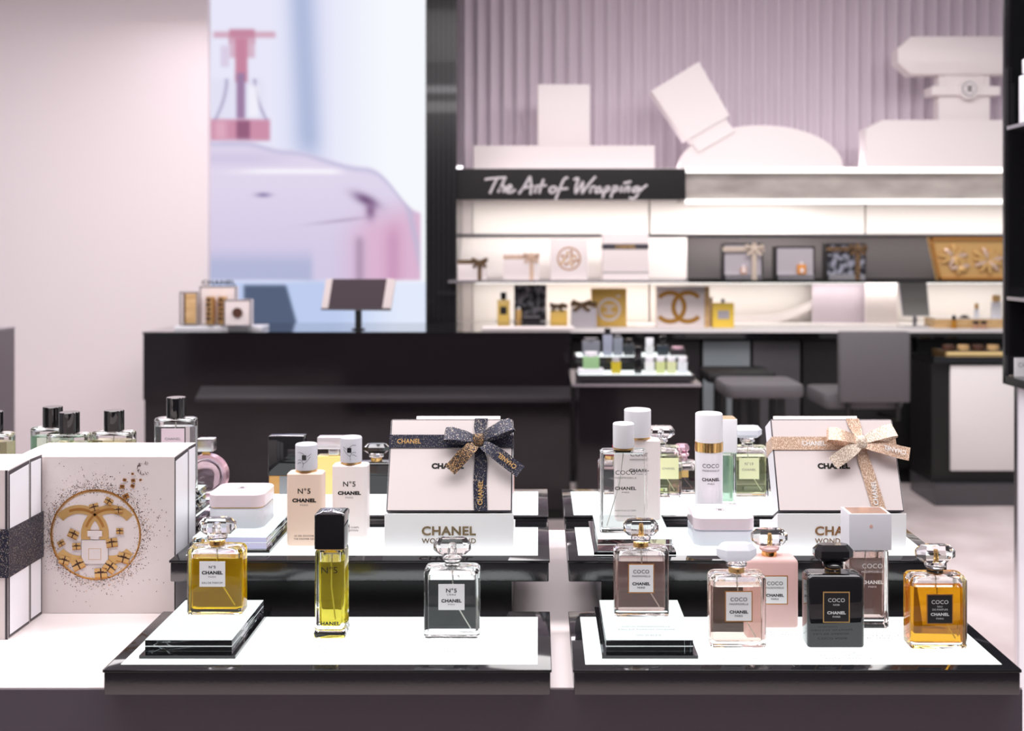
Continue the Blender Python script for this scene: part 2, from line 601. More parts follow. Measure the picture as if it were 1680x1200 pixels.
b = MB(); b.box(X(341, DS) - scr.location.x, X(699, DS) - scr.location.x, -0.055, 0.02, 0, 3.19, 'black'); b.build('housing', scr)

# ================================================================== BACK WALL FITTINGS
# ---- lit wall panels and shelf unit
def px_box(b, x0, y0, x1, y1, d, t, m, o=(0, 0, 0), d2=None):
    b.box(X(x0, d) - o[0], X(x1, d) - o[0], d - o[1], d + t - o[1], Z(y1, d) - o[2], Z(y0, d) - o[2], m)


XR = X(1700, 6.8) + 0.4
t = thing('wall_shelf_unit', 'long white lit wall unit with sloped display shelf under the black sign', 'shelf', (X(775, 7.0), 7.0, 0))
o3 = (t.location.x, 7.0, 0)
b = MB(); px_box(b, 776, 285, 1064, 532, 7.05, 0.16, 'wall_glow', o3); b.build('back_panel', t)
b = MB(); px_box(b, 1067, 285, 1418, 532, 7.05, 0.16, 'wall_glow', o3); b.build('back_panel', t)
b = MB(); px_box(b, 1421, 285, 1760, 532, 7.05, 0.16, 'wall_glow', o3); b.build('back_panel', t)
# canopy ledge
b = MB(); b.box(X(776, 6.62) - o3[0], XR - o3[0], -0.38, 0.2, Z(284, 6.62), Z(276, 6.62), 'white_relief'); b.build('ledge', t)
b = MB(); b.box(X(1126, 6.6) - o3[0], XR - o3[0], -0.36, 0.05, Z(327, 6.6), Z(284, 6.6), 'marble'); b.build('marble_fascia', t)
b = MB(); b.box(X(1126, 6.58) - o3[0], XR - o3[0], -0.42, -0.382, Z(283, 6.58), Z(275, 6.58), 'tube'); tag(b.build('light_strip', t), 'upper white light strip')
b = MB(); b.box(X(1126, 6.58) - o3[0], XR - o3[0], -0.42, -0.36, Z(334, 6.58), Z(327, 6.58), 'tube'); tag(b.build('light_strip', t), 'lower white light strip')
# sloped shelf: top edge at y=385, bottom edge y=458
def slope(b, x0, x1, m, f=0.0):
    dt, db = 6.95, 6.62
    zt, zb = Z(387, dt), Z(457, db)
    for (xa_, xb_) in ((x0, x1),):
        a = [(X(xa_, db) - o3[0], db - 7.0 - f, zb), (X(xb_, db) - o3[0], db - 7.0 - f, zb), (X(xb_, dt) - o3[0], dt - 7.0 - f, zt), (X(xa_, dt) - o3[0], dt - 7.0 - f, zt)]
        bb = [(p[0], p[1] + 0.03 + f, p[2] - 0.02) for p in a]
        b.add(a + bb, [(0, 1, 2, 3), (7, 6, 5, 4), (0, 4, 5, 1), (1, 5, 6, 2), (2, 6, 7, 3), (3, 7, 4, 0)], m)


b = MB(); slope(b, 735, 1127, 'slope_white'); tag(b.build('sloped_panel', t), 'white sloped panel')
b = MB(); px_box(b, 750, 300, 775, 532, 7.06, 0.1, 'white_card', o3); tag(b.build('end_panel', t), 'narrow pale end panel')
b = MB(); slope(b, 1128, 1750, 'slope_dark'); tag(b.build('sloped_panel', t), 'dark grey sloped panel')
b = MB(); b.box(X(738, 6.93) - o3[0], XR - o3[0], -0.07, 0.06, Z(388, 6.93), Z(384, 6.93), 'steel'); b.build('shelf_rail', t)
b = MB(); b.box(X(735, 6.34) - o3[0], X(1130, 6.34) - o3[0], -0.66, 0.04, Z(462.5, 6.58), Z(458.5, 6.58), 'silver'); tag(b.build('shelf_board', t), 'white shelf board')
b = MB(); b.box(X(1131, 6.34) - o3[0], XR - o3[0], -0.66, 0.04, Z(462.5, 6.58), Z(458.5, 6.58), 'black_gloss'); tag(b.build('shelf_board', t), 'black shelf board')
b = MB()
b.box(X(778, 6.7) - o3[0], XR - o3[0], -0.12, -0.1, Z(465.2, 6.9), Z(464.2, 6.9), 'tube'); tag(b.build('light_strip', t), 'light strip under the shelf')
# area lamps along the wall unit, plus one overhead above the cash desk
area('strip_light', (X(1000, 6.8), 6.82, Z(338, 6.6)), 2.6, 0.10, 7, (1.0, 0.95, 0.9), (0.25, 0, 0))
area('strip_light', (2.15, 6.80, Z(338, 6.6)), 2.4, 0.10, 7, (1.0, 0.95, 0.92), (0.25, 0, 0))
area('strip_light', (1.2, 6.85, Z(469, 6.7)), 4.0, 0.12, 7, (1.0, 0.94, 0.88), (0.2, 0, 0))
area('strip_light', (1.4, 6.95, Z(270, 6.62)), 4.0, 0.12, 10, (1.0, 0.94, 0.98), (PI + 0.35, 0, 0))
area('strip_light', (-1.2, 6.0, 3.05), 2.2, 0.3, 24, (1.0, 0.9, 0.95), (-0.4, 0, 0))

# sign
t = thing('black_sign', 'long black sign with white handwritten lettering above the lit shelf', 'sign', (X(930, 6.52), 6.52, Z(328, 6.52)))
b = MB(); b.box(X(734, 6.52) - t.location.x, X(1125, 6.52) - t.location.x, 0, 0.055, 0, Z(277, 6.52) - Z(328, 6.52), 'sign_black'); b.build('sign_board', t)
strokes = [[(320, 152), (345, 147), (400, 142), (440, 140)], [(388, 145), (368, 185), (348, 228)], [(432, 142), (415, 180), (393, 222)], [(400, 208), (418, 186), (430, 195), (420, 222)],
           [(440, 212), (465, 197), (462, 182), (444, 195), (440, 218), (465, 222), (490, 205)], [(508, 230), (540, 185), (570, 132)], [(570, 132), (576, 180), (572, 234)], [(525, 202), (560, 192), (592, 188)],
           [(602, 188), (596, 226)], [(598, 205), (614, 190), (628, 192)], [(645, 148), (630, 190), (620, 228)], [(602, 187), (662, 183)],
           [(700, 190), (682, 198), (678, 218), (692, 224), (710, 212), (712, 196), (700, 190)], [(780, 140), (757, 150), (735, 200), (710, 262)], [(702, 207), (780, 200)],
           [(810, 152), (836, 145), (822, 190), (820, 230)], [(820, 230), (842, 195), (864, 160)], [(864, 160), (855, 230)], [(855, 230), (895, 175), (932, 134)],
           [(906, 190), (900, 226)], [(902, 207), (918, 190), (932, 194)], [(960, 192), (938, 200), (930, 220), (948, 220), (966, 195)], [(966, 195), (962, 220), (974, 222)],
           [(988, 190), (970, 252)], [(982, 202), (1000, 190), (1006, 206), (980, 222)], [(1033, 185), (1015, 252)], [(1027, 202), (1045, 188), (1052, 205), (1024, 222)],
           [(1076, 186), (1068, 222)], [(1085, 172), (1128, 162)], [(1097, 190), (1088, 222)], [(1092, 205), (1112, 189), (1117, 197), (1110, 222)],
           [(1165, 190), (1142, 198), (1135, 216), (1152, 216), (1176, 190)], [(1176, 190), (1162, 236), (1135, 258), (1116, 248)], [(1165, 226), (1190, 200), (1216, 180)]]
b = MB()
for s in strokes:
    pts = [(X(700 + p[0] * 0.2976, 6.515) - t.location.x, -0.004, Z(250 + p[1] * 0.2976, 6.515) - t.location.z) for p in s]
    # smooth resample
    out = []
    for i in range(len(pts) - 1):
        p0, p1, p2, p3 = (Vector(pts[max(i - 1, 0)]), Vector(pts[i]), Vector(pts[i + 1]), Vector(pts[min(i + 2, len(pts) - 1)]))
        for k in range(4):
            u = k / 4
            out.append(0.5 * (2 * p1 + (p2 - p0) * u + (2 * p0 - 5 * p1 + 4 * p2 - p3) * u * u + (3 * p1 - p0 - 3 * p2 + p3) * u ** 3))
    out.append(Vector(pts[-1]))
    b.tube(out, 0.0076, 'sign_white', 6, (0, 1, 0))
b.build('lettering', t)

# white giant bottle silhouettes on the ledge
zl = Z(276, 6.62)
YL = 6.82


def zz(py):
    return Z(py, YL)


t = thing('wall_ornament', 'white giant box-on-slab silhouette on the ledge above the sign', 'ornament', (X(925, YL), YL, zl), group='giant white bottle silhouettes on the ledge')
b = MB(); b.box(X(777, YL) - t.location.x, X(1074, YL) - t.location.x, 0, 0.14, 0, zz(239) - zl, 'white_relief'); b.build('slab', t)
b = MB(); w_ = X(968, YL) - X(881, YL); b.rbox(w_, 0.13, zz(239) - zl, zz(138) - zl, 0.012, 'white_relief', 0.006, X(925, YL) - t.location.x, 0.07); b.build('cap', t)
t = thing('wall_ornament', 'white giant round bottle silhouette with tilted square cap on the ledge', 'ornament', (X(1250, YL), YL, zl), group='giant white bottle silhouettes on the ledge')
b = MB()
cx_, rx = X(1250, YL), X(1385, YL) - X(1250, YL)
hz = zz(205) - zl
poly = [(rx * math.cos(a), hz * math.sin(a) ** 0.9 if math.sin(a) > 0 else 0) for a in [PI * k / 30 for k in range(31)]]
b.prism(poly, 0.02, 0.14, 'white_relief'); b.build('dome_body', t)
b = MB()
q = [(1068, 150), (1124, 232), (1196, 190), (1146, 102)]
b.prism([(X(x, YL) - cx_, zz(y) - zl) for x, y in q], -0.02, 0.12, 'white_relief'); b.build('tilted_cap', t)
b = MB()
q = [(1129, 226), (1146, 250), (1205, 216), (1188, 190)]
b.prism([(X(x, YL) - cx_, zz(y) - zl) for x, y in q], 0.0, 0.11, 'white_relief'); b.build('neck', t)
t = thing('wall_ornament', 'white giant faceted-stopper perfume bottle silhouette with round emblem at the ledge end', 'ornament', (X(1583, YL), YL, zl), group='giant white bottle silhouettes on the ledge')
cx_ = X(1583, YL)


def PX(pts):
    return [(X(x, YL) - cx_, zz(y) - zl) for x, y in pts]


b = MB(); b.prism(PX([(1421, 276), (1745, 276), (1745, 211), (1718, 197), (1448, 197), (1421, 211)]), 0.0, 0.15, 'white_relief'); b.build('body', t)
b = MB(); b.prism(PX([(1543, 197), (1627, 197), (1627, 120), (1543, 120)]), 0.03, 0.12, 'white_relief')
b.prism(PX([(1551, 150), (1616, 150), (1616, 118), (1551, 118)]), 0.02, 0.12, 'white_relief'); b.build('neck', t)
b = MB(); b.prism(PX([(1528, 156), (1640, 156), (1640, 142), (1528, 142)]), -0.01, 0.13, 'white_relief'); b.build('collar', t)
b = MB()
oc = [(1495, 122), (1670, 122), (1690, 106), (1690, 80), (1672, 60), (1495, 60), (1473, 80), (1473, 102)]
ic = [(1508, 106), (1658, 106), (1664, 100), (1664, 86), (1656, 79), (1508, 79), (1500, 86), (1500, 100)]
O, I = PX(oc), PX(ic)
n = 8
vs = [(x, 0.0, z) for x, z in O] + [(x, -0.05, z) for x, z in I] + [(x, 0.12, z) for x, z in O]
fs = [tuple(range(n, 2 * n)), tuple(reversed(range(2 * n, 3 * n)))]
fs += [(i, (i + 1) % n, n + (i + 1) % n, n + i) for i in range(n)] + [(i, i + 2 * n, (i + 1) % n + 2 * n, (i + 1) % n) for i in range(n)]
b.add(vs, fs, 'white_relief'); b.build('stopper', t)
b = MB()
ex, ez = X(1587, YL) - cx_, zz(147) - zl
b.prism([(ex + 0.062 * math.cos(a), ez + 0.062 * math.sin(a)) for a in [2 * PI * k / 24 for k in range(24)]], -0.03, 0.02, 'white_relief')
b.prism([(ex + 0.046 * math.cos(a), ez + 0.046 * math.sin(a)) for a in [2 * PI * k / 24 for k in range(24)]], -0.034, -0.02, 'ink_grey')
b.prism([(ex + 0.040 * math.cos(a), ez + 0.040 * math.sin(a)) for a in [2 * PI * k / 24 for k in range(24)]], -0.037, -0.02, 'white_relief')
b.emblem(ex, ez, 0.018, -0.039, 'ink'); b.build('emblem', t)

# ---- worktop and base cabinets
zw = Z(540, 6.4)
t = thing('long_worktop', 'long thin white worktop along the lit wall unit', 'worktop', (X(900, 6.4), 6.4, zw))
b = MB(); b.box(X(716, 6.4) - t.location.x, XR - t.location.x, 0, 0.63, -0.022, 0, 'white_matte'); b.build('slab', t)
b = MB(); b.box(X(716, 6.4) - t.location.x + 0.02, XR - t.location.x, 0.03, 0.62, -0.06, -0.023, 'black_gloss'); b.build('under_rail', t)
zc = zw - 0.062
segs = [(936, 1150, 'dark_wall', 'dark glossy base cabinet beneath the worktop behind the small display'), (1152, 1232, 'base_reflection', 'pale grey glossy base cabinet beneath the worktop beside the small display'),
        (1234, 1314, 'base_grey', 'mid grey base cabinet beneath the worktop left of the armchair'), (1316, 1500, 'black', 'black base cabinet beneath the worktop behind the armchair'),
        (1502, 1700, 'black', 'black base cabinet beneath the worktop behind the white drawer front')]
for x0, x1, m, lb in segs:
    t = thing('base_cabinet', lb, 'cabinet', (X((x0 + x1) / 2, 6.5), 6.5, 0), group='base cabinets under the worktop')
    w_ = X(x1, 6.5) - X(x0, 6.5)
    b = MB(); b.box(-w_ / 2 + 0.003, w_ / 2 - 0.003, 0.02, 0.5, 0.08, zc, 'black'); b.box(-w_ / 2 + 0.003, w_ / 2 - 0.003, 0.06, 0.5, 0, 0.08, 'black'); b.build('carcass', t)
    b = MB(); b.box(-w_ / 2 + 0.006, w_ / 2 - 0.006, 0, 0.018, 0.10, zc - 0.02, m); b.build('door', t)

# ================================================================== SMALL THINGS ON THE BACK SHELVES
_c = {}


def cm(r, g, b_, rough=0.35, metal=0.0):
    k = (r, g, b_, rough, metal)
    if k not in _c:
        _c[k] = mat('paint_%d_%d_%d' % (r, g, b_), rgb(r, g, b_), rough, metal)
    return _c[k]


def bow(b, cx, y, cz, s, m, th=0.0008, wr=0.34):
    """four-lobed bow in the x,z plane at depth y (front is -y), size s"""
    for sx in (-1, 1):
        pts = [(cx, y, cz), (cx + sx * s * 0.45, y - s * 0.16, cz + s * 0.2), (cx + sx * s * 0.85, y - s * 0.2, cz + s * 0.36), (cx + sx * s * 0.98, y - s * 0.1, cz + s * 0.33), (cx + sx * s * 0.7, y - s * 0.02, cz + s * 0.18), (cx, y, cz - s * 0.02)]
        b.sweep(pts, s * wr, th, m, (0.3 * -sx, 0, 1))
        b.sweep([(cx, y - 0.002, cz), (cx + sx * s * 0.4, y - s * 0.1, cz - s * 0.35), (cx + sx * s * 0.8, y - s * 0.06, cz - s * 0.62)], s * wr, th, m, (0.8 * sx, 0, 0.9))
    b.rbox(s * 0.36, s * 0.2, cz - s * 0.17, cz + s * 0.17, s * 0.08, m, s * 0.05, cx, y - s * 0.06)


def back_gift(label, x0, x1, y0, y1, d, depth, boxm, ribm, bx, by, extra=None, lean=0.0, vert=True, bs=None, zbase=None, group=None, lidm=None):
    w_, h_ = X(x1, d) - X(x0, d), Z(y0, d) - Z(y1, d)
    zb = Z(y1, d) if zbase is None else zbase
    t = thing('gift_box', label, 'gift box', ((X(x0, d) + X(x1, d)) / 2, d, zb), group=group)
    t.rotation_euler = (-lean, 0, 0)
    b = MB(); b.rbox(w_, depth, 0, h_, 0.003, boxm, 0.002, 0, depth / 2); b.build('box', t)
    if ribm:
        lx, lz = X(bx, d) - t.location.x, Z(by, d) - zb
        b = MB()
        b.box(-w_ / 2 - 0.001, w_ / 2 + 0.001, -0.0015, depth + 0.0015, lz - 0.012, lz + 0.012, ribm)
        if vert:
            b.box(lx - 0.012, lx + 0.012, -0.002, depth + 0.002, -0.0005 if lean else 0.0, h_ + 0.001, ribm)
        b.build('ribbon', t)
        b = MB(); bow(b, lx, -0.004, lz, bs or 0.06, ribm); b.build('bow', t)
    if extra:
        extra(t, w_, h_)
    return t


GB = 'gift boxes on the back wall shelves'
dS = 6.62
zS = Z(458.2, 6.58)
back_gift('small white gift box with dark bow at the shelf end next to the column', 751, 797, 429, 458, 6.36, 0.12, 'white_card', 'bronze_ribbon', 787, 430, zbase=zS, bs=0.05, group=GB)
back_gift('white gift box with pale gold ribbon bow on the white sloped shelf', 826, 884, 414, 458, 6.38, 0.14, 'white_card', 'champagne_ribbon', 872, 422, zbase=zS, bs=0.05, group=GB)


def ex_ring(t, w_, h_):
    b = MB(); b.arc(0, h_ * 0.52, w_ * 0.3, 0.008, 0, 2 * PI, -0.001, 'gold_print', 32)
    for k in range(14):
        a = k * 2.4
        r = w_ * 0.06 * math.sqrt(k + 1)
        cx, cz = r * math.cos(a), h_ * 0.52 + r * math.sin(a)
        b.box(cx - 0.008, cx + 0.008, -0.0015, -0.0005, cz - 0.008, cz + 0.008, 'gold_print' if k % 2 else 'gold_print2')
    b.build('printed_emblem', t)


back_gift('white cube gift box with round gold emblem on the white sloped shelf', 903, 964, 391, 458, 6.4, 0.16, 'white_card', None, 0, 0, ex_ring, zbase=zS, group=GB)


def ex_band(t, w_, h_):
    b = MB(); b.box(-w_ / 2 - 0.001, w_ / 2 + 0.001, -0.0015, 0.151, h_ * 0.66, h_ * 0.78, 'navy_ribbon')
    b.text('CHANEL', w_ * 0.45, 0.022, 'gold_print2', 0.02, 1.1, (0, -0.0025, h_ * 0.72)); b.build('band', t)
    b = MB(); b.box(-w_ / 2 - 0.001, w_ / 2 + 0.001, -0.001, 0.0, h_ * 0.15, h_ * 0.17, 'steel'); b.build('lid_line', t)


back_gift('tall white box with a dark band on the white sloped shelf', 989, 1064, 382, 458, 6.4, 0.15, 'white_card', None, 0, 0, ex_band, zbase=zS, group=GB)


def case(label, x0, x1, y0, y1, kind):
    d = 6.42
    w_, h_ = X(x1, d) - X(x0, d), Z(y0, d) - Z(y1, d)
    t = thing('gift_set', label, 'gift set', ((X(x0, d) + X(x1, d)) / 2, d, zS), group='open gift sets on the dark sloped shelf')
    t.rotation_euler = (0, 0, 0)
    b = MB(); b.box(-w_ / 2, w_ / 2, 0, 0.09, 0, h_, 'label_black'); b.box(-w_ / 2 + 0.01, w_ / 2 - 0.012, -0.004, 0, 0.03, h_ - 0.012, 'grey_slab' if kind != 2 else 'print_dark'); b.build('case', t)
    b = MB(); b.box(-w_ / 2 + 0.012, w_ / 2 - 0.012, -0.022, -0.004, 0.0, 0.032, 'silver'); b.build('tray', t)
    if kind in (0, 1):
        b = MB(); s = 0.052 if kind else 0.036
        b.rbox(s, 0.02, 0.034, 0.034 + s * 1.1, 0.004, cm(214, 140, 60) if kind else cm(205, 160, 135), 0.002, 0.035 if kind else 0.0, -0.016); b.box(-0.01 + 0.035 * kind, 0.01 + 0.035 * kind, -0.028, -0.0265, 0.045, 0.07, 'white_card')
        b.rbox(0.014, 0.014, 0.034 + s * 1.1, 0.05 + s * 1.1, 0.003, 'white_card', 0.001, 0.035 * kind, -0.016); b.build('bottle', t)
    if kind != 1:
        rm = 'champagne_pale' if kind == 0 else 'bronze_ribbon'
        b = MB(); b.box(-w_ / 2 - 0.004, w_ / 2 + 0.002, -0.024, -0.022, h_ * 0.78, h_ * 0.9, rm)
        b.box(w_ * 0.2, w_ * 0.32, -0.026, -0.024, -0.0, h_, rm); b.build('ribbon', t)
        b = MB(); bow(b, w_ * 0.26, -0.03, h_ * 0.84, 0.055, rm); b.build('bow', t)


case('open gift set case with cream ribbon bow on the dark sloped shelf', 1186, 1252, 398, 458, 0)
case('open gift set case with an amber bottle on the dark sloped shelf', 1272, 1337, 403, 458, 1)
case('open gift set case with dark glittering bow on the dark sloped shelf', 1355, 1421, 398, 458, 2)
# gold relief panel
d = 6.40
t = thing('relief_panel', 'gold framed tray with golden leaf relief at the end of the dark sloped shelf', 'relief', (X(1590, d), d, zS))
wA, hA = X(1690, d) - X(1535, d), Z(388, d) - Z(458, d)
b = MB(); b.prism([(-0.18, 0.0), (0.46, 0.0), (0.46, hA), (-0.235, hA)], 0.02, 0.06, 'gold_print2'); b.build('back', t)
b = MB()
for q in (((-0.18, 0.0), (0.46, 0.0), (0.46, 0.015), (-0.18, 0.015)), ((-0.235, hA - 0.015), (0.46, hA - 0.015), (0.46, hA), (-0.235, hA)), ((-0.18, 0), (-0.165, 0.0), (-0.22, hA), (-0.235, hA))):
    b.prism(list(q), 0.0, 0.02, 'gold_print')
b.build('frame', t)
b = MB()
for cx, cz, s, n in ((-0.09, 0.14, 0.1, 9), (0.12, 0.12, 0.11, 11), (0.28, 0.15, 0.09, 8), (-0.05, 0.08, 0.07, 6)):
    for k in range(n):
        a = 2 * PI * k / n + 0.2
        ca, sa = math.cos(a), math.sin(a)
        L = s * (0.8 + 0.3 * random.random())
        pts = [(cx + ca * L * u, 0.012 - 0.012 * math.sin(u * PI), cz + sa * L * u * 0.8) for u in (0.05, 0.3, 0.6, 0.85, 1.0)]
        b.sweep(pts, [0.01, 0.022, 0.026, 0.018, 0.003], 0.004, 'gold_print2' if k % 3 else 'champagne_ribbon', (-sa, 0, ca))
b.build('leaf_relief', t)

# ---- on the long worktop
def small_bottle(label, px, d, zb, w_, h_, capw, caph, bm, capm, lab=None, dep=None, group=None, name='perfume_bottle', cat='bottle', shape=0.006):
    t = thing(name, label, cat, (X(px, d), d, zb), group=group)
    dep = dep or w_ * 0.5
    b = MB(); b.rbox(w_, dep, 0, h_, shape, bm, 0.003, 0, dep / 2)
    b.cyl([(h_, capw * 0.35), (h_ + 0.006, capw * 0.35)], capm, 0, dep / 2); b.build('body', t)
    b = MB(); b.rbox(capw, min(capw, dep), h_ + 0.005, h_ + 0.005 + caph, capw * 0.3, capm, 0.002, 0, dep / 2); b.build('cap', t)
    if lab:
        b = MB(); b.box(-w_ * 0.27, w_ * 0.27, -0.0012, -0.0002, h_ * 0.35, h_ * 0.7, lab); b.build('label', t)
    return t


zwt = zw + 0.0005
t = thing('display_plinth', 'low grey plinth at the left end of the long worktop', 'plinth', (X(850, 6.2) + 0.02, 6.42, zwt))
b = MB(); b.rbox(0.33, 0.2, 0, 0.035, 0.004, 'grey_slab', 0.002, 0, 0.1); b.build('slab', t)
small_bottle('amber bottle with black cap on the low grey plinth at the back', 826, 6.46, zwt + 0.036, 0.074, 0.135, 0.036, 0.042, cm(236, 200, 110, 0.2), 'black_gloss', 'label_black')
t = thing('picture_panel', 'dark patterned picture panel behind the low grey plinth', 'panel', (X(870, 6.66), 6.66, zwt))
b = MB(); b.box(-0.1, 0.1, 0, 0.03, 0, 0.255, 'print_dark'); b.build('panel', t)
small_bottle('tiny amber bottle beside the dark carton on the grey plinth', 851, 6.48, zwt + 0.036, 0.035, 0.075, 0.02, 0.01, cm(206, 165, 100, 0.2), 'white_gloss')
t = thing('carton', 'small dark carton lying on the low grey plinth', 'carton', (X(872, 6.45), 6.45, zwt + 0.036))
b = MB(); b.rbox(0.105, 0.06, 0, 0.042, 0.002, 'dark_wall', 0.001, 0, 0.03); b.box(-0.05, 0.05, -0.001, 0, 0.03, 0.033, 'grey_slab'); b.build('box', t)
back_gift('small gold gift box with dark bow on the long worktop', 903, 931, 502, 530, 6.5, 0.1, 'gold_box', 'bronze_ribbon', 914, 503, zbase=zwt, bs=0.045, vert=False, group=GB)
back_gift('cream and gold gift box with dark upright bow on the long worktop', 937, 979, 497, 530, 6.48, 0.1, 'grey_slab', 'bronze_ribbon', 954, 500, zbase=zwt, bs=0.06, vert=False, group=GB)


def ex_pale_ring(t, w_, h_):
    b = MB(); b.arc(0, h_ * 0.45, w_ * 0.3, 0.016, 0, 2 * PI, -0.001, 'white_card', 32)
    b.emblem(0, h_ * 0.45, 0.03, -0.001, 'white_card')
    b.box(w_ * 0.2, w_ * 0.32, -0.0015, -0.0005, h_ * 0.78, h_ * 0.83, 'white_card'); b.build('printed_emblem', t)


back_gift('tall gold box with pale round emblem on the long worktop', 971, 1028, 462 + 6, 530, 6.6, 0.12, 'gold_box', None, 0, 0, ex_pale_ring, zbase=zwt, group=GB)


def ex_cc(t, w_, h_):
    b = MB(); b.emblem(-0.012, h_ * 0.5, h_ * 0.42, -0.004, 'gold_paint', 0.026, 0.006); b.build('gold_emblem', t)
    b = MB(); b.box(w_ / 2 + 0.001, w_ / 2 + 0.03, 0, 0.1, 0, h_, 'wood_gold'); b.build('side_panel', t)


back_gift('white square box with big interlaced gold emblem on the long worktop', 1078, 1156, 466, 533, 6.52, 0.1, 'white_card', None, 0, 0, ex_cc, zbase=zwt, group=GB)
small_bottle('yellow square bottle with grey label beside the emblem box', 1187, 6.5, zwt, 0.13, 0.15, 0.022, 0.02, 'yellow_box', 'steel', 'grey_slab', 0.05)
b = MB(); b.box(0, 0.028, 0, 0.04, 0, 0.18, 'white_card')
t = b.build('carton', None, (X(1158, 6.52) + 0.032, 6.63, zwt)); tag(t, 'narrow white carton standing between emblem box and yellow bottle', 'carton')
# curved white band of the wall decoration
b = MB()
pts = []
for k in range(20):
    u = k / 19
    px = 1200 + 185 * u
    py = 524 - 58 * max(0, (u - 0.35) / 0.65) ** 1.5
    pts.append((X(px, 6.98) - 1.3, 0.0, Z(py, 6.98) - zwt))
b.sweep(pts, 0.05, 0.03, 'white_relief', (0, 0, 1))
o = b.build('curved_ornament', None, (1.3, 6.98, zwt)); tag(o, 'curved white band ornament sweeping up the lit wall over the worktop', 'ornament')
b = MB()
for k in range(20):
    x = X(1335, 6.95) + k * 0.022
    b.cyl([(0, 0.011), (0.27, 0.011)], 'mauve_wall', x - X(1400, 6.95), 0, 3)
o = b.build('fluted_panel', None, (X(1400, 6.95), 6.95, zwt)); tag(o, 'mauve fluted panel between the curved band and the mirror', 'panel')
b = MB(); b.rbox(0.2, 0.02, 0, 0.262, 0.002, 'white_card', 0.001); o = b.build('backing_board', None, (X(1445, 6.9), 6.9, zwt)); tag(o, 'plain white board behind the table mirror', 'board')
# table mirror
t = thing('table_mirror', 'tall grey rectangular table mirror on a clear foot on the worktop', 'mirror', (X(1500, 6.5), 6.5, zwt))
b = MB(); q = [(-0.07, 0.07), (0.095, 0.07), (0.075, 0.29), (-0.1, 0.29)]
b.prism(q, 0.0, 0.012, 'silver'); b.prism([(x * 0.94, 0.18 + (z - 0.18) * 0.95) for x, z in q], -0.002, 0.0, 'mirror_grey'); b.build('mirror_panel', t)
b = MB(); b.rbox(0.17, 0.12, 0, 0.012, 0.01, 'silver', 0.002, 0.01, 0.05); b.box(0.0, 0.02, 0.012, 0.03, 0.012, 0.1, 'steel'); b.build('stand', t)
# wooden tray with small products
t = thing('wooden_tray', 'pale wooden display tray at the right end of the worktop', 'tray', (X(1610, 6.46), 6.46, zwt))
b = MB(); b.box(-0.28, 0.3, 0, 0.18, 0, 0.055, 'wood_gold'); b.box(-0.27, 0.3, 0.01, 0.17, 0.055, 0.058, 'white_gloss'); b.build('tray_body', t)
zt = zwt + 0.058
small_bottle('slim white bottle with gold cap on the wooden tray', 1603, 6.5, zt, 0.03, 0.055, 0.024, 0.03, 'white_gloss', 'gold_satin', shape=0.01)
small_bottle('tall white bottle with gold cap at the wooden tray end', 1636, 6.5, zt, 0.06, 0.1, 0.05, 0.035, 'white_gloss', 'gold_satin', shape=0.01)
small_bottle('low dark compact on the wooden tray', 1584, 6.5, zt, 0.06, 0.008, 0.04, 0.006, 'label_black', 'black_gloss', name='compact', cat='compact')
small_bottle('small amber dropper bottle with black cap in front of the wooden tray', 1566, 6.41, zwt, 0.03, 0.05, 0.024, 0.026, cm(190, 130, 40, 0.15), 'black_gloss', shape=0.012)
for k, lb in enumerate(('small black-lidded jar in front of the wooden tray, next to the dropper bottle', 'small black-lidded jar in front of the wooden tray, farther from the dropper bottle')):
    small_bottle(lb, 1602 + 13 * k, 6.41, zwt, 0.04, 0.028, 0.038, 0.014, cm(196, 150, 120, 0.2), 'black_gloss', name='jar', cat='jar', shape=0.015, group='black-lidded jars by the wooden tray')

# ================================================================== CASH DESK (left, middle distance)
d = 5.6
t = thing('cash_desk', 'long glossy black cash desk with a sloping bag ledge', 'counter', (X(590, d), d, 0))
ox = t.location.x
xl, xr = X(235, d), X(936, d)
zt = Z(545, d)
b = MB(); b.box(xl - ox, xr - ox, 0.0, 0.74, Z(654, 5.5) - 0.0215, zt - 0.012, 'black_lacquer'); b.build('upper_front', t)
b = MB(); b.box(xl - ox - 0.003, xr - ox, -0.004, 0.75, zt - 0.011, zt, 'black_gloss'); tag(b.build('top', t))
b = MB()
zz1, zz2 = Z(634, d), Z(654, 5.5)
b.add([(X(330, d) - ox, 0.0, zz1), (xr - ox, 0.0, zz1), (xr - ox, -0.1, zz2), (X(330, d) - ox, -0.1, zz2), (X(330, d) - ox, 0.0, zz2 - 0.02), (xr - ox, 0.0, zz2 - 0.02), (xr - ox, -0.1, zz2 - 0.02), (X(330, d) - ox, -0.1, zz2 - 0.02)],
      [(0, 3, 2, 1), (4, 5, 6, 7), (3, 7, 6, 2), (0, 1, 5, 4), (0, 4, 7, 3), (1, 2, 6, 5)], 'dark_wall'); b.build('bag_ledge', t)
b = MB(); b.box(xl - ox, xr - ox, 0.02, 0.74, 0.06, zz2 - 0.022, 'black_lacquer'); b.box(xl - ox + 0.03, xr - ox - 0.03, 0.06, 0.7, 0, 0.06, 'black'); b.build('lower_front', t)
zt += 0.0005
# acrylic display on the desk
dd = 5.75
t = thing('product_display', 'small acrylic counter display with framed gold products under raised lettering', 'display', (X(358, dd), dd, zt))
b = MB(); b.rbox(X(430, dd) - X(286, dd), 0.16, 0, 0.02, 0.004, 'white_gloss', 0.002, 0, 0.07); b.build('base', t)


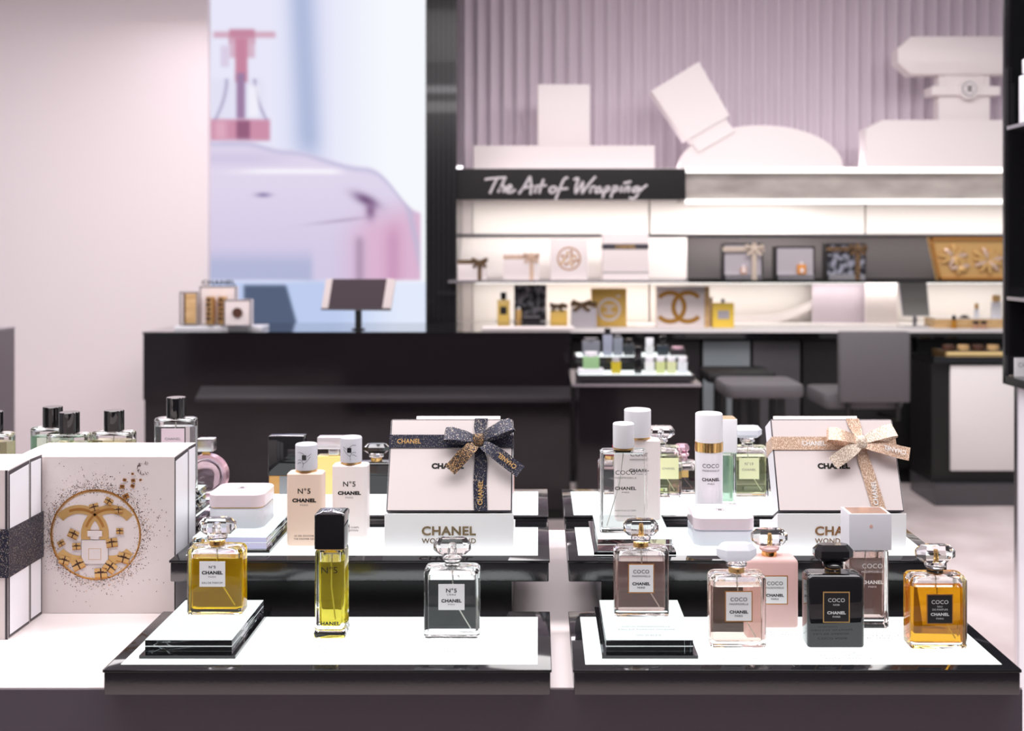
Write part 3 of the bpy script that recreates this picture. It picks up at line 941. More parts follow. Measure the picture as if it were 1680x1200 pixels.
def frame_unit(name, x0, x1, y0, y1, yo, lab=None):
    a, c, e, f = X(x0, dd) - t.location.x, X(x1, dd) - t.location.x, Z(y1, dd) - zt, Z(y0, dd) - zt
    b = MB()
    b.box(a, c, yo, yo + 0.045, e, f, 'white_card')
    for q in ((a, a + 0.005, e, f), (c - 0.005, c, e, f), (a, c, f - 0.005, f), (a, c, e, e + 0.005)):
        b.box(q[0], q[1], yo - 0.004, yo, q[2], q[3], 'steel')
    return b.build(name, t), a, c, e, f


fr, a, c, e, f = frame_unit('frame', 295, 325, 479, 534, 0.0)
b = MB(); b.box(a + 0.03, c - 0.01, -0.006, -0.001, e + 0.01, f - 0.01, 'wood_gold'); b.box(a + 0.022, a + 0.032, -0.008, -0.001, e + 0.01, f - 0.01, 'brown_print'); b.build('product_card', fr)
fr, a, c, e, f = frame_unit('frame', 325, 385, 470, 534, 0.03)
b = MB()
for k in range(2):
    x = (a + c) / 2 - 0.032 + 0.065 * k
    b.cyl([(e + 0.005, 0.024), (e + 0.155, 0.024)], 'gold_satin', x, 0.0, 6)
    for j in range(5):
        b.box(x - 0.016 + 0.004 * (j % 3), x + 0.008, -0.026, -0.022, e + 0.03 + 0.025 * j, e + 0.045 + 0.025 * j, 'brown_print')
b.build('gold_tube', fr)
fr, a, c, e, f = frame_unit('frame', 372, 416, 491, 534, -0.05)
b = MB(); b.prism([((a + c) / 2 + 0.028 * math.cos(q), (e + f) / 2 + 0.028 * math.sin(q)) for q in [PI * 2 * k / 8 + 0.2 for k in range(8)]], -0.058, -0.053, 'brown_print'); b.build('flower_emblem', fr)
b = MB(); b.text('CHANEL', X(385, dd) - X(329, dd), 0.024, 'ink', 0.04, 1.1, (X(356, dd) - t.location.x, 0.03, Z(465, dd) - zt + 0.004)); b.build('raised_lettering', t)
# tablet
dd = 5.75
t = thing('tablet_terminal', 'tilted grey tablet with white ends on a thin black post on the desk', 'tablet', (X(587, dd), dd, zt))
tx = t.location.x


def TP(pts):
    return [(X(x, dd) - tx, Z(y, dd) - zt) for x, y in pts]


b = MB(); b.prism(TP([(537, 506), (628, 506), (636, 458), (545, 458)]), 0.0, 0.02, 'tablet_glass'); b.build('screen', t)
b = MB(); b.prism(TP([(527, 507), (538, 507), (546, 457), (535, 459)]), -0.003, 0.022, 'white_card'); b.prism(TP([(627, 508), (641, 508), (649, 459), (635, 457)]), -0.003, 0.022, 'white_card')
b.prism(TP([(527, 509), (641, 510), (641, 506), (527, 506)]), -0.003, 0.022, 'steel'); b.build('holder', t)
b = MB(); b.cyl([(0, 0.035), (0.006, 0.035), (0.008, 0.018), (Z(508, dd) - zt, 0.018)], 'black', 0, 0.02); b.build('post', t)
# white tray board at desk's right
b = MB(); b.rbox(0.5, 0.14, 0, 0.014, 0.004, 'white_card', 0.002); o = b.build('counter_mat', None, (X(830, 5.75) + 0.12, 5.78, zt)); tag(o, 'thin pale mat lying on the right end of the cash desk', 'mat')

# ================================================================== SMALL DISPLAY STAND (middle)
d = 4.87
t = thing('display_stand', 'small dark display stand with two lit tiers of tiny bottles', 'display stand', (X(1045, d), d, 0))
ox = t.location.x
hz1, hz2 = Z(616, d), Z(586, 5.07)
xa, xb = X(946, d) - ox, X(1140, d) - ox
b = MB(); b.box(xa + 0.01, xb + 0.02, 0.02, 0.55, 0, hz1 - 0.052, 'black_lacquer'); b.build('body', t)
b = MB(); b.box(X(938, d) - ox, X(1150, d) - ox, -0.02, 0.58, Z(634, d) , Z(629, d), 'silver'); b.build('counter_edge', t)
b = MB(); b.box(xa, xb, 0.0, 0.2, hz1 - 0.028, hz1, 'black_satin'); b.box(xa + 0.01, xb - 0.01, 0.012, 0.19, hz1, hz1 + 0.001, 'light_panel'); tag(b.build('tray', t), 'lower lit tray')
b = MB(); b.box(xa, xb, 0.2, 0.42, hz2 - 0.028, hz2, 'black_satin'); b.box(xa + 0.01, xb - 0.01, 0.21, 0.41, hz2, hz2 + 0.001, 'light_panel'); tag(b.build('tray', t), 'upper lit tray')
b = MB(); b.box(xa + 0.02, xb - 0.02, 0.22, 0.4, hz1 - 0.052, hz2 - 0.028, 'black'); b.box(xa + 0.02, xb - 0.02, 0.02, 0.2, hz1 - 0.052, hz1 - 0.028, 'black'); b.build('riser', t)
za, zb_ = hz1 + 0.0012, hz2 + 0.0012
t = thing('display_plinth', 'small clear plinth under the green bottle on the distant display stand', 'plinth', (X(970, 4.9), 4.9, za))
b = MB(); b.rbox(0.115, 0.09, 0, 0.022, 0.002, 'white_gloss', 0.001, 0, 0.045); b.build('slab', t)
GS = 'tiny bottles on the distant display stand'
small_bottle('pale green square bottle on a plinth on the distant display stand', 970, 4.92, za + 0.023, 0.075, 0.055, 0.06, 0.018, cm(150, 190, 140, 0.15), 'white_gloss', group=GS)
small_bottle('yellow bottle on the lower tier of the distant display stand', 1011, 4.92, za, 0.045, 0.055, 0.04, 0.016, cm(196, 176, 50, 0.15), 'silver', group=GS)
small_bottle('slim black bottle on the lower tier of the distant display stand', 1047, 4.92, za, 0.036, 0.07, 0.034, 0.05, 'black_gloss', 'black_gloss', group=GS)
for k, (px, c_) in enumerate(((1066, (235, 238, 236)), (1084, (205, 215, 150)), (1102, (214, 220, 170)), (1120, (225, 230, 235)))):
    small_bottle(('white bottle with pale cap next to the slim black one', 'first yellow-green bottle right of the slim black and white ones', 'second yellow-green bottle from the slim black one', 'clear pale bottle at the right end of the lower tier')[k] + ' on the distant stand',
                 px, 4.92, za, 0.044, 0.055, 0.04, 0.02, cm(*c_, 0.12), 'white_gloss', group=GS)
for px, w_, h_, cw, ch, bc, cc, lb in ((970, 0.085, 0.07, 0.07, 0.01, (120, 122, 132), 'steel', 'squat grey box-like bottle'), (997, 0.045, 0.1, 0.03, 0.025, (150, 154, 172), 'black_gloss', 'tall grey bottle with black cap'),
                                   (1014, 0.045, 0.085, 0.03, 0.01, (128, 134, 146), 'steel', 'mid grey flat bottle'), (1032, 0.05, 0.055, 0.035, 0.02, (60, 66, 70), 'black_gloss', 'dark bottle with black cap'),
                                   (1066, 0.04, 0.045, 0.038, 0.035, (215, 218, 220), 'white_gloss', 'white jar-like bottle'), (1088, 0.055, 0.05, 0.028, 0.04, (50, 58, 66), 'black_gloss', 'dark bottle with tall black cap'),
                                   (1112, 0.075, 0.03, 0.06, 0.008, (48, 42, 46), 'pink_metal', 'low dark compact with pink lid')):
    small_bottle(lb + ' on the upper tier of the distant display stand', px, 5.12, zb_, w_, h_, cw, ch, cm(*bc, 0.2), cc, group=GS)

# ================================================================== SEATING AND CABINETS AT THE RIGHT
d = 5.5
t = thing('bar_chair', 'grey upholstered bar chair with square backrest in front of the black cabinets', 'chair', (X(1437, d), d, 0))
ox = t.location.x
b = MB(); b.rbox(X(1495, d) - X(1379, d), 0.07, Z(661, d), Z(545, d), 0.02, 'seat_grey', 0.008, 0, 0.035); b.build('backrest', t)
b = MB(); b.rbox(0.42, 0.42, Z(676, d), Z(650, d), 0.05, 'seat_grey', 0.015, -0.03, 0.3); b.build('seat', t)
for s in (-1, 1):
    b = MB(); b.tube([(s * 0.13, 0.045, Z(660, d)), (s * 0.13, 0.05, Z(690, d)), (s * 0.08, 0.2, Z(690, d))], 0.014, 'black'); b.build('backrest_bracket', t)
b = MB(); b.cyl([(0.02, 0.035), (0.45, 0.035), (0.46, 0.028), (Z(676, d), 0.028)], 'black', -0.03, 0.3); b.build('pedestal', t)
b = MB(); b.cyl([(0, 0.2), (0.008, 0.2), (0.02, 0.05), (0.024, 0.04)], 'steel', -0.03, 0.3, 10); b.build('base', t)
b = MB(); b.tube([(-0.03 + 0.15 * math.cos(a), 0.2 + 0.14 * math.sin(a), 0.3) for a in [-PI + PI * k / 12 for k in range(13)]] , 0.012, 'steel'); b.box(-0.04, -0.02, 0.1, 0.28, 0.29, 0.31, 'steel'); b.build('footrest', t)


def stool(label, x0, x1, y0, y1, d, m):
    t = thing('bar_stool', label, 'stool', (X((x0 + x1) / 2, d), d, 0))
    w_ = X(x1, d) - X(x0, d)
    zt_, zb_ = Z(y0, d), Z(y1, d)
    b = MB(); b.rbox(w_, 0.36, zb_, zt_, 0.05, m, 0.02, 0, 0.18); b.build('seat', t)
    for sx in (-1, 1):
        for yy in (0.08, 0.28):
            b = MB(); b.box(sx * w_ * 0.24 - 0.017, sx * w_ * 0.24 + 0.017, yy - 0.017, yy + 0.017, 0, zb_ + 0.005, 'black'); b.build('leg', t)
    b = MB(); b.box(-w_ * 0.24, w_ * 0.24, 0.068, 0.092, 0.28, 0.31, 'black'); b.build('footrest', t)


stool('grey cushioned bar stool in front of the pale grey base cabinets', 1190, 1322, 631, 655, 5.3, 'seat_grey')
stool('black low stool tucked under the worktop behind the grey stool', 1160, 1276, 612, 630, 5.85, 'seat_black')

d = 5.95
t = thing('drawer_cabinet', 'black cabinet with large plain white drawer front and lit glass top', 'cabinet', (X(1620, d), d, 0))
ox = t.location.x
b = MB(); b.box(X(1535, d) - ox, 0.75, 0.06, 0.4, 0.1, Z(598, d), 'black'); b.box(X(1540, 5.9) - ox, 0.75, 0.0, 0.4, 0.0, 0.12, 'base_grey'); b.build('carcass', t)
b = MB(); b.rbox(X(1700, d) - X(1564, d), 0.02, Z(775, d), Z(601, d), 0.003, 'white_matte', 0.002, (X(1564, d) + X(1700, d)) / 2 - ox, 0.045); b.build('drawer_front', t)
b = MB(); b.box(X(1534, d) - ox, 0.75, 0.02, 0.42, Z(597, d), Z(586, d), 'black_gloss'); b.build('top', t)
zt = Z(586, d) + 0.0005
t = thing('tester_tray', 'gold-edged tester tray of makeup on the black drawer cabinet', 'tray', (X(1600, d), d + 0.1, zt))
b = MB(); b.box(-0.13, 0.4, 0, 0.2, 0, 0.02, 'gold_satin'); b.box(-0.12, 0.4, 0.01, 0.19, 0.02, 0.022, 'black'); b.box(-0.12, 0.4, -0.001, 0, 0.004, 0.016, 'gold_glow'); b.build('tray_body', t)
for k in range(4):
    b = MB(); b.cyl([(0, 0.033), (0.025, 0.033), (0.028, 0.03)], 'wood_gold' if k % 2 else 'brown_print'); o = b.build('makeup_pot', None, (t.location.x - 0.08 + 0.085 * k, d + 0.18, zt + 0.0225))
    tag(o, ('brown makeup pot at the left end of the tester tray on the drawer cabinet', 'pale gold makeup pot, second from the left on the tester tray', 'brown makeup pot, third from the left on the tester tray', 'pale gold makeup pot at the right end of the tester tray')[k], 'makeup', 'makeup pots on the tester tray')

# near display cabinet at right edge: its left side faces the aisle, shelves open to it
D1 = 3.0
xs = X(1645, D1)
t = thing('display_cabinet', 'tall cabinet at the right picture edge, open glossy black shelves above a white base', 'cabinet', (xs + 0.3, 2.2, 0))
ox, oy = t.location.x, 2.2
zbm, ztp = Z(626, D1), 2.6
b = MB(); b.box(xs - ox, xs + 0.012 - ox, D1 - 0.014 - oy, D1 - oy, zbm, ztp, 'black_satin'); b.box(xs - ox, xs + 0.012 - ox, 0, 0.014, zbm, ztp, 'black_satin'); b.build('corner_post', t)
b = MB(); b.box(xs + 0.0125 - ox, 0.3, D1 - 0.02 - oy, D1 - oy, zbm + 0.02, ztp, 'black_gloss'); b.box(xs + 0.26 - ox, xs + 0.27 - ox, 0.02, D1 - 0.021 - oy, zbm + 0.02, ztp, 'black_gloss'); b.build('back_panel', t)
b = MB(); b.box(xs - ox, 0.3, 0, D1 - oy, zbm - 0.006, zbm + 0.018, 'black_satin'); b.build('bottom_board', t)
for py in (212, 489):
    b = MB(); b.box(xs + 0.002 - ox, xs + 0.255 - ox, 0.02, D1 - 0.021 - oy, Z(py + 3, D1), Z(py - 3, D1), 'silver'); b.build('shelf', t)
b = MB(); b.box(X(1666, D1) - ox, 0.3, 0.02, D1 - 0.01 - oy, 0.0, zbm - 0.0065, 'white_gloss'); tag(b.build('lower_body', t), 'white lower body')
b = MB(); b.box(X(1664, D1) - ox, X(1668, D1) - ox, D1 - 0.02 - oy, D1 + 0.002 - oy, 0.0, zbm - 0.0065, 'silver'); b.build('edge_strip', t)
t = thing('price_card', 'white price card on the bottom board of the black display cabinet', 'card', (xs + 0.0135, 2.955, zbm + 0.0185))
hh = 0.052
b = MB(); b.box(0, 0.09, 0, 0.003, 0, hh, 'label_white'); b.text('CHANCE', 0.07, 0.012, 'ink_grey', 0, 1.1, (0.045, -0.0005, hh * 0.62)); b.build('card', t)
small_bottle('white bottle on the upper shelf of the black display cabinet at the picture edge', 1690, 2.9, Z(209, D1) + 0.001, 0.045, 0.13, 0.03, 0.04, 'white_gloss', 'white_gloss')
# dark low cabinet at the left edge
d = 4.6
xr = X(24, d + 0.5)
t = thing('low_cabinet', 'dark grey low cabinet at the left picture edge in front of the pink wall', 'cabinet', (xr - 0.5, d, 0))
b = MB(); b.box(-0.5, 0.5, 0, 0.5, 0.05, Z(554, d), cm(112, 106, 110, 0.4)); b.box(-0.48, 0.48, 0.03, 0.48, 0, 0.05, 'black'); b.build('carcass', t)
b = MB(); b.box(-0.5, 0.502, -0.005, 0.5, Z(554, d), Z(550, d), cm(140, 134, 138, 0.3)); b.build('top', t)

# ================================================================== FRONT COUNTER, TRAYS
ZT = HC - 0.52
t = thing('display_counter', 'large front counter with glossy white top and dark purple-grey front', 'counter', (-0.6, 1.27, 0))
b = MB(); b.box(-1.1, 1.175, 0.0015, 0.72, ZT - 0.002, ZT, 'counter_white'); tag(b.build('countertop', t), 'glossy white countertop')
b = MB(); b.box(-1.1, 1.175, 0.0, 0.72, 0.08, ZT - 0.0021, 'counter_front'); b.box(-1.08, 1.15, 0.03, 0.7, 0, 0.08, 'black'); b.build('front_panel', t)
FLAT = Matrix.Rotation(-PI / 2, 4, 'X')


def tray(label, x0, x1, d0, d1, z, p0, p1, texts=(), mr=0.0165, group='lit black display trays on the counter'):
    t = thing('display_tray', label, 'tray', ((x0 + x1) / 2, d0, z - 0.03), group=group)
    w_ = x1 - x0
    b = MB(); b.rbox(w_ - 0.003, d1 - d0 - 0.003, 0, 0.0265, 0.002, 'black_satin', 0.0015, 0, (d1 - d0) / 2); b.build('frame', t)
    b = MB(); b.rbox(w_, d1 - d0, 0.0267, 0.03, 0.002, 'tray_glass', 0.0006, 0, (d1 - d0) / 2); b.build('glass_top', t)
    b = MB(); b.box(-w_ / 2 + 0.0155, w_ / 2 - mr, p0 - d0, p1 - d0, 0.03, 0.0303, 'light_panel')
    for s, x, y, tw, th in texts:
        b.text(s, tw, th, 'ink_grey', 0, 1.1, (x - t.location.x, y - d0, 0.0304), FLAT)
    tag(b.build('light_panel', t), 'glowing white panel')
    return t


def cap_lines(x, d, lines):
    return [(s, x, d - 0.0085 * i, tw, 0.0035) for i, (s, tw) in enumerate(lines)]


Z1, Z2, Z3 = HC - 0.49, HC - 0.427, HC - 0.42
XL0, XL1, XR0, XR1 = -0.512, 0.0143, 0.039, 0.565
tray('lowest front tray of the left half, carrying three perfume bottles', XL0, XL1, 1.248, 1.452, Z1, 1.265, 1.429,
     cap_lines(-0.255, 1.329, [('N°5', 0.01), ('EAU DE TOILETTE', 0.045), ('FLORAL', 0.02), ('BRIGHT', 0.02), ('SOPHISTICATED', 0.04)]) +
     cap_lines(-0.111, 1.331, [('N°5 L\'EAU', 0.025), ('EAU DE TOILETTE', 0.045), ('VIBRANT', 0.025), ('FRESH', 0.02), ('CASUAL', 0.023)]))
tray('lowest front tray of the right half, carrying six perfume bottles', XR0, XR1, 1.248, 1.452, Z1, 1.265, 1.429,
     cap_lines(0.2457, 1.301, [('COCO MADEMOISELLE', 0.05), ('EAU DE TOILETTE', 0.04), ('FRESH ORIENTAL', 0.05), ('VIBRANT', 0.025)]) +
     cap_lines(0.3, 1.372, [('EAU PRIVEE', 0.04), ('NIGHT FRAGRANCE', 0.06)]) + cap_lines(0.43, 1.368, [('COCO MADEMOISELLE', 0.05), ('FRESH MIST', 0.06), ('BODY', 0.03)]) +
     cap_lines(0.366, 1.301, [('COCO NOIR', 0.04), ('EAU DE PARFUM', 0.05), ('ORIENTAL INTENSE', 0.07), ('ELEGANT', 0.03)]))
tray('middle tray of the left half under the jar, two peach bottles and the navy-ribboned box', XL0, XL1, 1.473, 1.687, Z2, 1.4975, 1.65)
tray('middle tray of the right half under the clear bottle and the champagne-ribboned box', XR0, XR1, 1.473, 1.687, Z2, 1.4975, 1.65)
tray('rear tray of the left half under the black square bottle', XL0, XL1, 1.69, 1.886, Z3, 1.699, 1.865)
tray('rear tray of the right half under the green bottles', XR0, XR1, 1.69, 1.886, Z3, 1.699, 1.865)
tray('separate rear tray behind the big printed box', -1.1, -0.553, 1.69, 1.96, HC - 0.44, 1.70, 1.94)
for x0, x1, lb in ((-0.49, -0.039, 'left half'), (0.087, 0.54, 'right half')):
    t = thing('tray_riser', 'black riser block carrying the middle and rear trays of the ' + lb, 'riser', ((x0 + x1) / 2, 1.5, ZT), group='black risers under the trays')
    w_ = x1 - x0
    b = MB(); b.box(-w_ / 2, w_ / 2, 0, 0.18, 0.0003, 0.0628, 'riser_black'); b.box(-w_ / 2, w_ / 2, 0.2, 0.37, 0.0003, 0.0695, 'riser_black'); b.box(-w_ / 2 + 0.02, w_ / 2 - 0.02, 0.18, 0.2, 0.0003, 0.05, 'riser_black'); b.build('block', t)
b = MB(); b.box(-0.24, 0.24, 0, 0.2, 0, 0.049, 'riser_black'); o = b.build('tray_riser', None, (-0.83, 1.73, ZT + 0.0003)); tag(o, 'black riser block hidden behind the big printed box', 'riser')
# thin slot blades between the trays
for x, d, lb in ((0.007, 1.38, 'thin chrome blade in the gap edge of the lowest left tray'), (0.034, 1.66, 'thin dark blade in the gap between the middle trays')):
    pass


def plinth(label, x, d0, z, w_=0.1156, dep=0.175, hh=0.021, group='clear acrylic display plinths on the lit trays', texts=()):
    t = thing('display_plinth', label, 'plinth', (x, d0, z), group=group)
    b = MB()
    e = 0.007
    b.box(-w_ / 2, w_ / 2, 0, e, 0.0006, 0.0045, 'black_gloss'); b.box(-w_ / 2, w_ / 2, dep - e, dep, 0.0006, 0.0045, 'black_gloss')
    b.box(-w_ / 2, -w_ / 2 + e, e, dep - e, 0.0006, 0.0045, 'black_gloss'); b.box(w_ / 2 - e, w_ / 2, e, dep - e, 0.0006, 0.0045, 'black_gloss')
    tag(b.build('base_plate', t), 'black base plate')
    b = MB(); hm = 0.0047 + (hh - 0.0047) * 0.55
    b.rbox(w_ - 0.0105, dep - 0.028, 0.0047, hm - 0.0004, 0.0006, 'acrylic', 0.0005, 0, 0.005 + (dep - 0.028) / 2); b.rbox(w_ - 0.0107, dep - 0.0282, hm - 0.0003, hm + 0.0003, 0.0006, 'plinth_glow', 0.0001, 0, 0.005 + (dep - 0.028) / 2); b.rbox(w_ - 0.0105, dep - 0.028, hm + 0.0004, hh, 0.0006, 'acrylic', 0.0005, 0, 0.005 + (dep - 0.028) / 2)  # thin emissive sheet paints the bright line along the slab sides
    tag(b.build('slab', t), 'clear acrylic slab')
    b = MB(); b.rbox(w_ - 0.0107, dep - 0.0282, hh + 0.0001, hh + 0.0006, 0.0006, 'plinth_glow', 0.0001, 0, 0.005 + (dep - 0.028) / 2)
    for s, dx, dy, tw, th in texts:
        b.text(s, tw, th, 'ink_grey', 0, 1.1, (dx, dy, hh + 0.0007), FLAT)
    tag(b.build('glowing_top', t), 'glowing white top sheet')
    return t


EPS = 0.0004
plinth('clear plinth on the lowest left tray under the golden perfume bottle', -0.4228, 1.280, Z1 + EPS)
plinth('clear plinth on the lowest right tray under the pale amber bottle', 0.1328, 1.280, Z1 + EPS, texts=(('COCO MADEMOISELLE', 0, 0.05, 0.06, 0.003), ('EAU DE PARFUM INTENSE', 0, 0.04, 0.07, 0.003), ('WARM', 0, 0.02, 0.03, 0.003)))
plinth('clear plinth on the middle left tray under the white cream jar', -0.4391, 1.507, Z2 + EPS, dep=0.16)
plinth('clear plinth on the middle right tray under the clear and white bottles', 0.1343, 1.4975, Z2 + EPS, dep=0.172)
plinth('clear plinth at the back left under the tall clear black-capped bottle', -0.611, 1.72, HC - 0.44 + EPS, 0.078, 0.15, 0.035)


# ================================================================== PERFUME BOTTLES
def stopper_parts(t, h, mat_, core=None, w_=0.0475, d_=0.024, hh=0.0205, ring='gold', collar='clear_glass', z0=0.0135, chamfer=0.010):
    b = MB()
    b.cyl([(h - 0.001, 0.0098), (h + 0.0055, 0.0098), (h + 0.006, 0.0094)], ring, n=8)
    if isinstance(ring, str) and ring in ('label_black', 'black_gloss'):
        b.cyl([(h + 0.0006, 0.0100), (h + 0.0012, 0.0100)], 'gold', n=8); b.cyl([(h + 0.0046, 0.0100), (h + 0.0052, 0.0100)], 'gold', n=8)
    b.emblem(0, h + 0.003, 0.0011, -0.0102, 'ink' if ring not in ('label_black', 'black_gloss') else 'white_ink')
    b.build('neck_ring', t)
    b = MB(); b.cyl([(h + 0.0062, 0.0095), (h + 0.0075, 0.0125), (h + 0.0105, 0.0130), (h + 0.0128, 0.0105), (h + z0, 0.008)], collar, n=8)
    b.build('collar', t)
    b = MB()
    z = h + z0 + 0.0002
    b.loft([(z, w_ * 0.72, d_ * 0.55, chamfer * 0.5), (z + hh * 0.30, w_, d_, chamfer * 0.85), (z + hh * 0.68, w_, d_, chamfer * 0.85), (z + hh, w_ * 0.76, d_ * 0.55, chamfer * 0.6)], mat_, n=1)
    st = b.build('stopper', t)
    if not core and mat_ == 'clear_glass':
        b = MB(); b.cyl([(z + 0.0012, 0.0062), (z + hh * 0.5, 0.0056), (z + hh * 0.6, 0.003)], 'air_gap', n=4)
        b.build('core', st)
    if core:
        b = MB(); b.cyl([(z + 0.001, 0.0035), (z + hh * 0.45, 0.003), (z + hh * 0.62, 0.0026)], core, n=4)
        b.build('core', st)
    return st


def label_part(t, y, z, w_, h_, plate, border, texts, x=0, bw=0.0013):
    b = MB()
    if border:
        b.box(x - w_ / 2, x + w_ / 2, y - 0.0004, y - 0.0001, z - h_ / 2, z + h_ / 2, border)
        b.box(x - w_ / 2 + bw, x + w_ / 2 - bw, y - 0.0006, y - 0.0004, z - h_ / 2 + bw, z + h_ / 2 - bw, plate)
    else:
        b.box(x - w_ / 2, x + w_ / 2, y - 0.0006, y - 0.0001, z - h_ / 2, z + h_ / 2, plate)
    for s, tw, th, dz, m, bold in texts:
        b.text(s, tw, th, m, bold, 1.05, (x, y - 0.0008, z + dz))
    return b.build('label', t)


def crystal_bottle(label, x, d0, z, w_=0.070, dep=0.030, h=0.088, liquid=None, level=0.80, shell=None, lab=None, stop='clear_glass', core=None, ring='gold', collar='clear_glass', group=None, rz=0.0, stop_kw={}, tube=True, name='perfume_bottle', glassm='clear_glass', dim=False):
    t = thing(name, label, 'perfume bottle', (x, d0 + dep / 2, z + EPS), rz, group)
    outer = [(0, w_ - 0.006, dep - 0.006, 0.003), (0.001, w_ - 0.002, dep - 0.002, 0.004), (0.003, w_, dep, 0.005), (h - 0.007, w_, dep, 0.005), (h - 0.0045, w_ - 0.0012, dep - 0.001, 0.005),
             (h - 0.0015, w_ - 0.006, dep - 0.005, 0.005), (h - 0.0006, w_ - 0.010, dep - 0.008, 0.005), (h, 0.026, 0.02, 0.009)]
    b = MB()
    b.loft(outer, shell or glassm)
    if not shell:
        zl_ = 0.008 + (h - 0.017) * level
        wi, di = w_ - 0.010, dep - 0.010
        b.loft([(zl_ + 0.0002, wi, di, 0.004), (h - 0.010, wi, di, 0.004), (h - 0.0065, wi - 0.006, di - 0.005, 0.004), (h - 0.004, 0.014, 0.012, 0.005), (h - 0.0015, 0.012, 0.0115, 0.005)], glassm, flip=True)
    b.build('glass_body', t)
    if not shell:
        b = MB(); b.loft([(0.0075, wi - 0.004, di - 0.003, 0.003), (0.009, wi, di, 0.004), (zl_, wi, di, 0.004)], liquid); b.build('liquid', t)
        if tube:
            b = MB(); b.tube([(0, 0, h - 0.003), (0.001, 0, h * 0.7), (w_ * 0.10, 0, h * 0.42), (w_ * 0.33, 0.001, 0.011)], 0.0009, 'straw', 6); b.build('dip_tube', t)
    if lab:
        label_part(t, -dep / 2, *lab)
    stopper_parts(t, h, stop, core, ring=ring, collar=collar, **stop_kw)
    return t


def liquid(name, col, haze, k=0.12):
    m = glass(name, col, 0.94)
    nt = m.node_tree
    g = [n for n in nt.nodes if n.type == 'BSDF_GLASS'][0]
    t = nt.nodes.new('ShaderNodeBsdfTranslucent'); t.inputs[0].default_value = (*haze, 1)
    d_ = nt.nodes.new('ShaderNodeBsdfDiffuse'); d_.inputs[0].default_value = (*haze, 1)
    a = nt.nodes.new('ShaderNodeMixShader'); a.inputs[0].default_value = 0.5
    x = nt.nodes.new('ShaderNodeMixShader'); x.inputs[0].default_value = k
    nt.links.new(t.outputs[0], a.inputs[1]); nt.links.new(d_.outputs[0], a.inputs[2])
    nt.links.new(g.outputs[0], x.inputs[1]); nt.links.new(a.outputs[0], x.inputs[2])
    nt.links.new(x.outputs[0], nt.nodes['Material Output'].inputs[0])
    return m


M['amber'] = liquid('amber_liquid', (0.99, 0.86, 0.14), rgb(255, 214, 30), 0.24)
M['amber_dark'] = liquid('amber_dark_liquid', (0.99, 0.74, 0.13), rgb(255, 185, 40), 0.24)
M['peach_liquid'] = liquid('peach_liquid', (0.98, 0.90, 0.86), rgb(235, 205, 190), 0.10)
M['rose_liquid'] = liquid('rose_liquid', (0.96, 0.87, 0.85), rgb(200, 165, 160), 0.22)
M['clear_liquid'] = liquid('clear_liquid', (0.985, 0.99, 0.99), rgb(180, 190, 195), 0.06)
M['green_liquid'] = liquid('green_liquid', (0.95, 0.97, 0.80), rgb(200, 215, 150), 0.12)
M['lime_liquid'] = liquid('lime_liquid', (0.95, 0.90, 0.35), rgb(225, 210, 80), 0.28)
M['mint_liquid'] = liquid('mint_liquid', (0.86, 0.97, 0.90), rgb(200, 240, 215), 0.3)
M['pale_yellow_liquid'] = liquid('pale_yellow_liquid', (0.98, 0.96, 0.80), rgb(240, 235, 190), 0.15)
M['pink_liquid'] = liquid('pink_liquid', (0.96, 0.90, 0.94), rgb(220, 190, 205), 0.10)
M['red_liquid'] = liquid('red_liquid', (0.7, 0.5, 0.52), rgb(60, 35, 40), 0.3)
M['frosted_pink'] = frosted('frosted_pink', rgb(248, 214, 210), 0.35, 0.25)
M['frosted_peach'] = frosted('frosted_peach', rgb(250, 228, 212), 0.3, 0.22)
M['frosted_blush'] = frosted('frosted_blush', rgb(252, 244, 243), 0.3, 0.2)
M['frosted_cap'] = frosted('frosted_cap', rgb(232, 232, 238), 0.35, 0.3)
M['opal'] = frosted('opal', rgb(236, 238, 245), 0.2, 0.3)
M['smoke_glass'] = mat('smoke_glass', (0.012, 0.012, 0.014), 0.04, coat=0.5)
M['jar_pink'] = mat('jar_pink', rgb(232, 216, 224), 0.16)


def coco_texts(main, second, small=None):
    L = [('COCO', 0.0205, 0.0046, 0.0088, main, 0.0), (second, 0.023 if len(second) > 5 else 0.008, 0.0021, 0.0030, main, 0.0), ('CHANEL', 0.0228, 0.0036, -0.0066, main, 0.035), ('PARIS', 0.0095, 0.0020, -0.0116, main, 0.01)]
    return L


S95 = dict(dep=0.030)
# lowest left tray
crystal_bottle('golden amber perfume bottle with white label and faceted clear stopper on a plinth', -0.4180, 1.370, Z1 + 0.0218, 0.0713, 0.030, 0.088, M['amber'], 0.90,
               lab=(0.0535, 0.033, 0.0325, 'label_white', None, [('N°5', 0.0088, 0.0034, 0.0092, 'ink', 0.01), ('CHANEL', 0.027, 0.0042, 0.002, 'ink', 0.04), ('PARIS', 0.0095, 0.0018, -0.0035, 'ink_grey', 0), ('EAU DE PARFUM', 0.0265, 0.0022, -0.0112, 'ink', 0)], -0.002),
               ring='gold', collar='clear_glass')
crystal_bottle('clear perfume bottle with colourless liquid and white label on the lowest left tray', -0.1110, 1.346, Z1, 0.0705, 0.030, 0.090, M['clear_liquid'], 0.90,
               lab=(0.0535, 0.033, 0.0325, 'label_white', None, [('N°5', 0.0135, 0.0052, 0.0085, 'ink', 0.01), ('L\'EAU', 0.0105, 0.002, 0.0032, 'ink', 0), ('CHANEL', 0.0255, 0.004, -0.0045, 'ink', 0.035), ('PARIS', 0.0085, 0.0016, -0.0092, 'ink_grey', 0)], 0.0),
               ring='clear_glass')
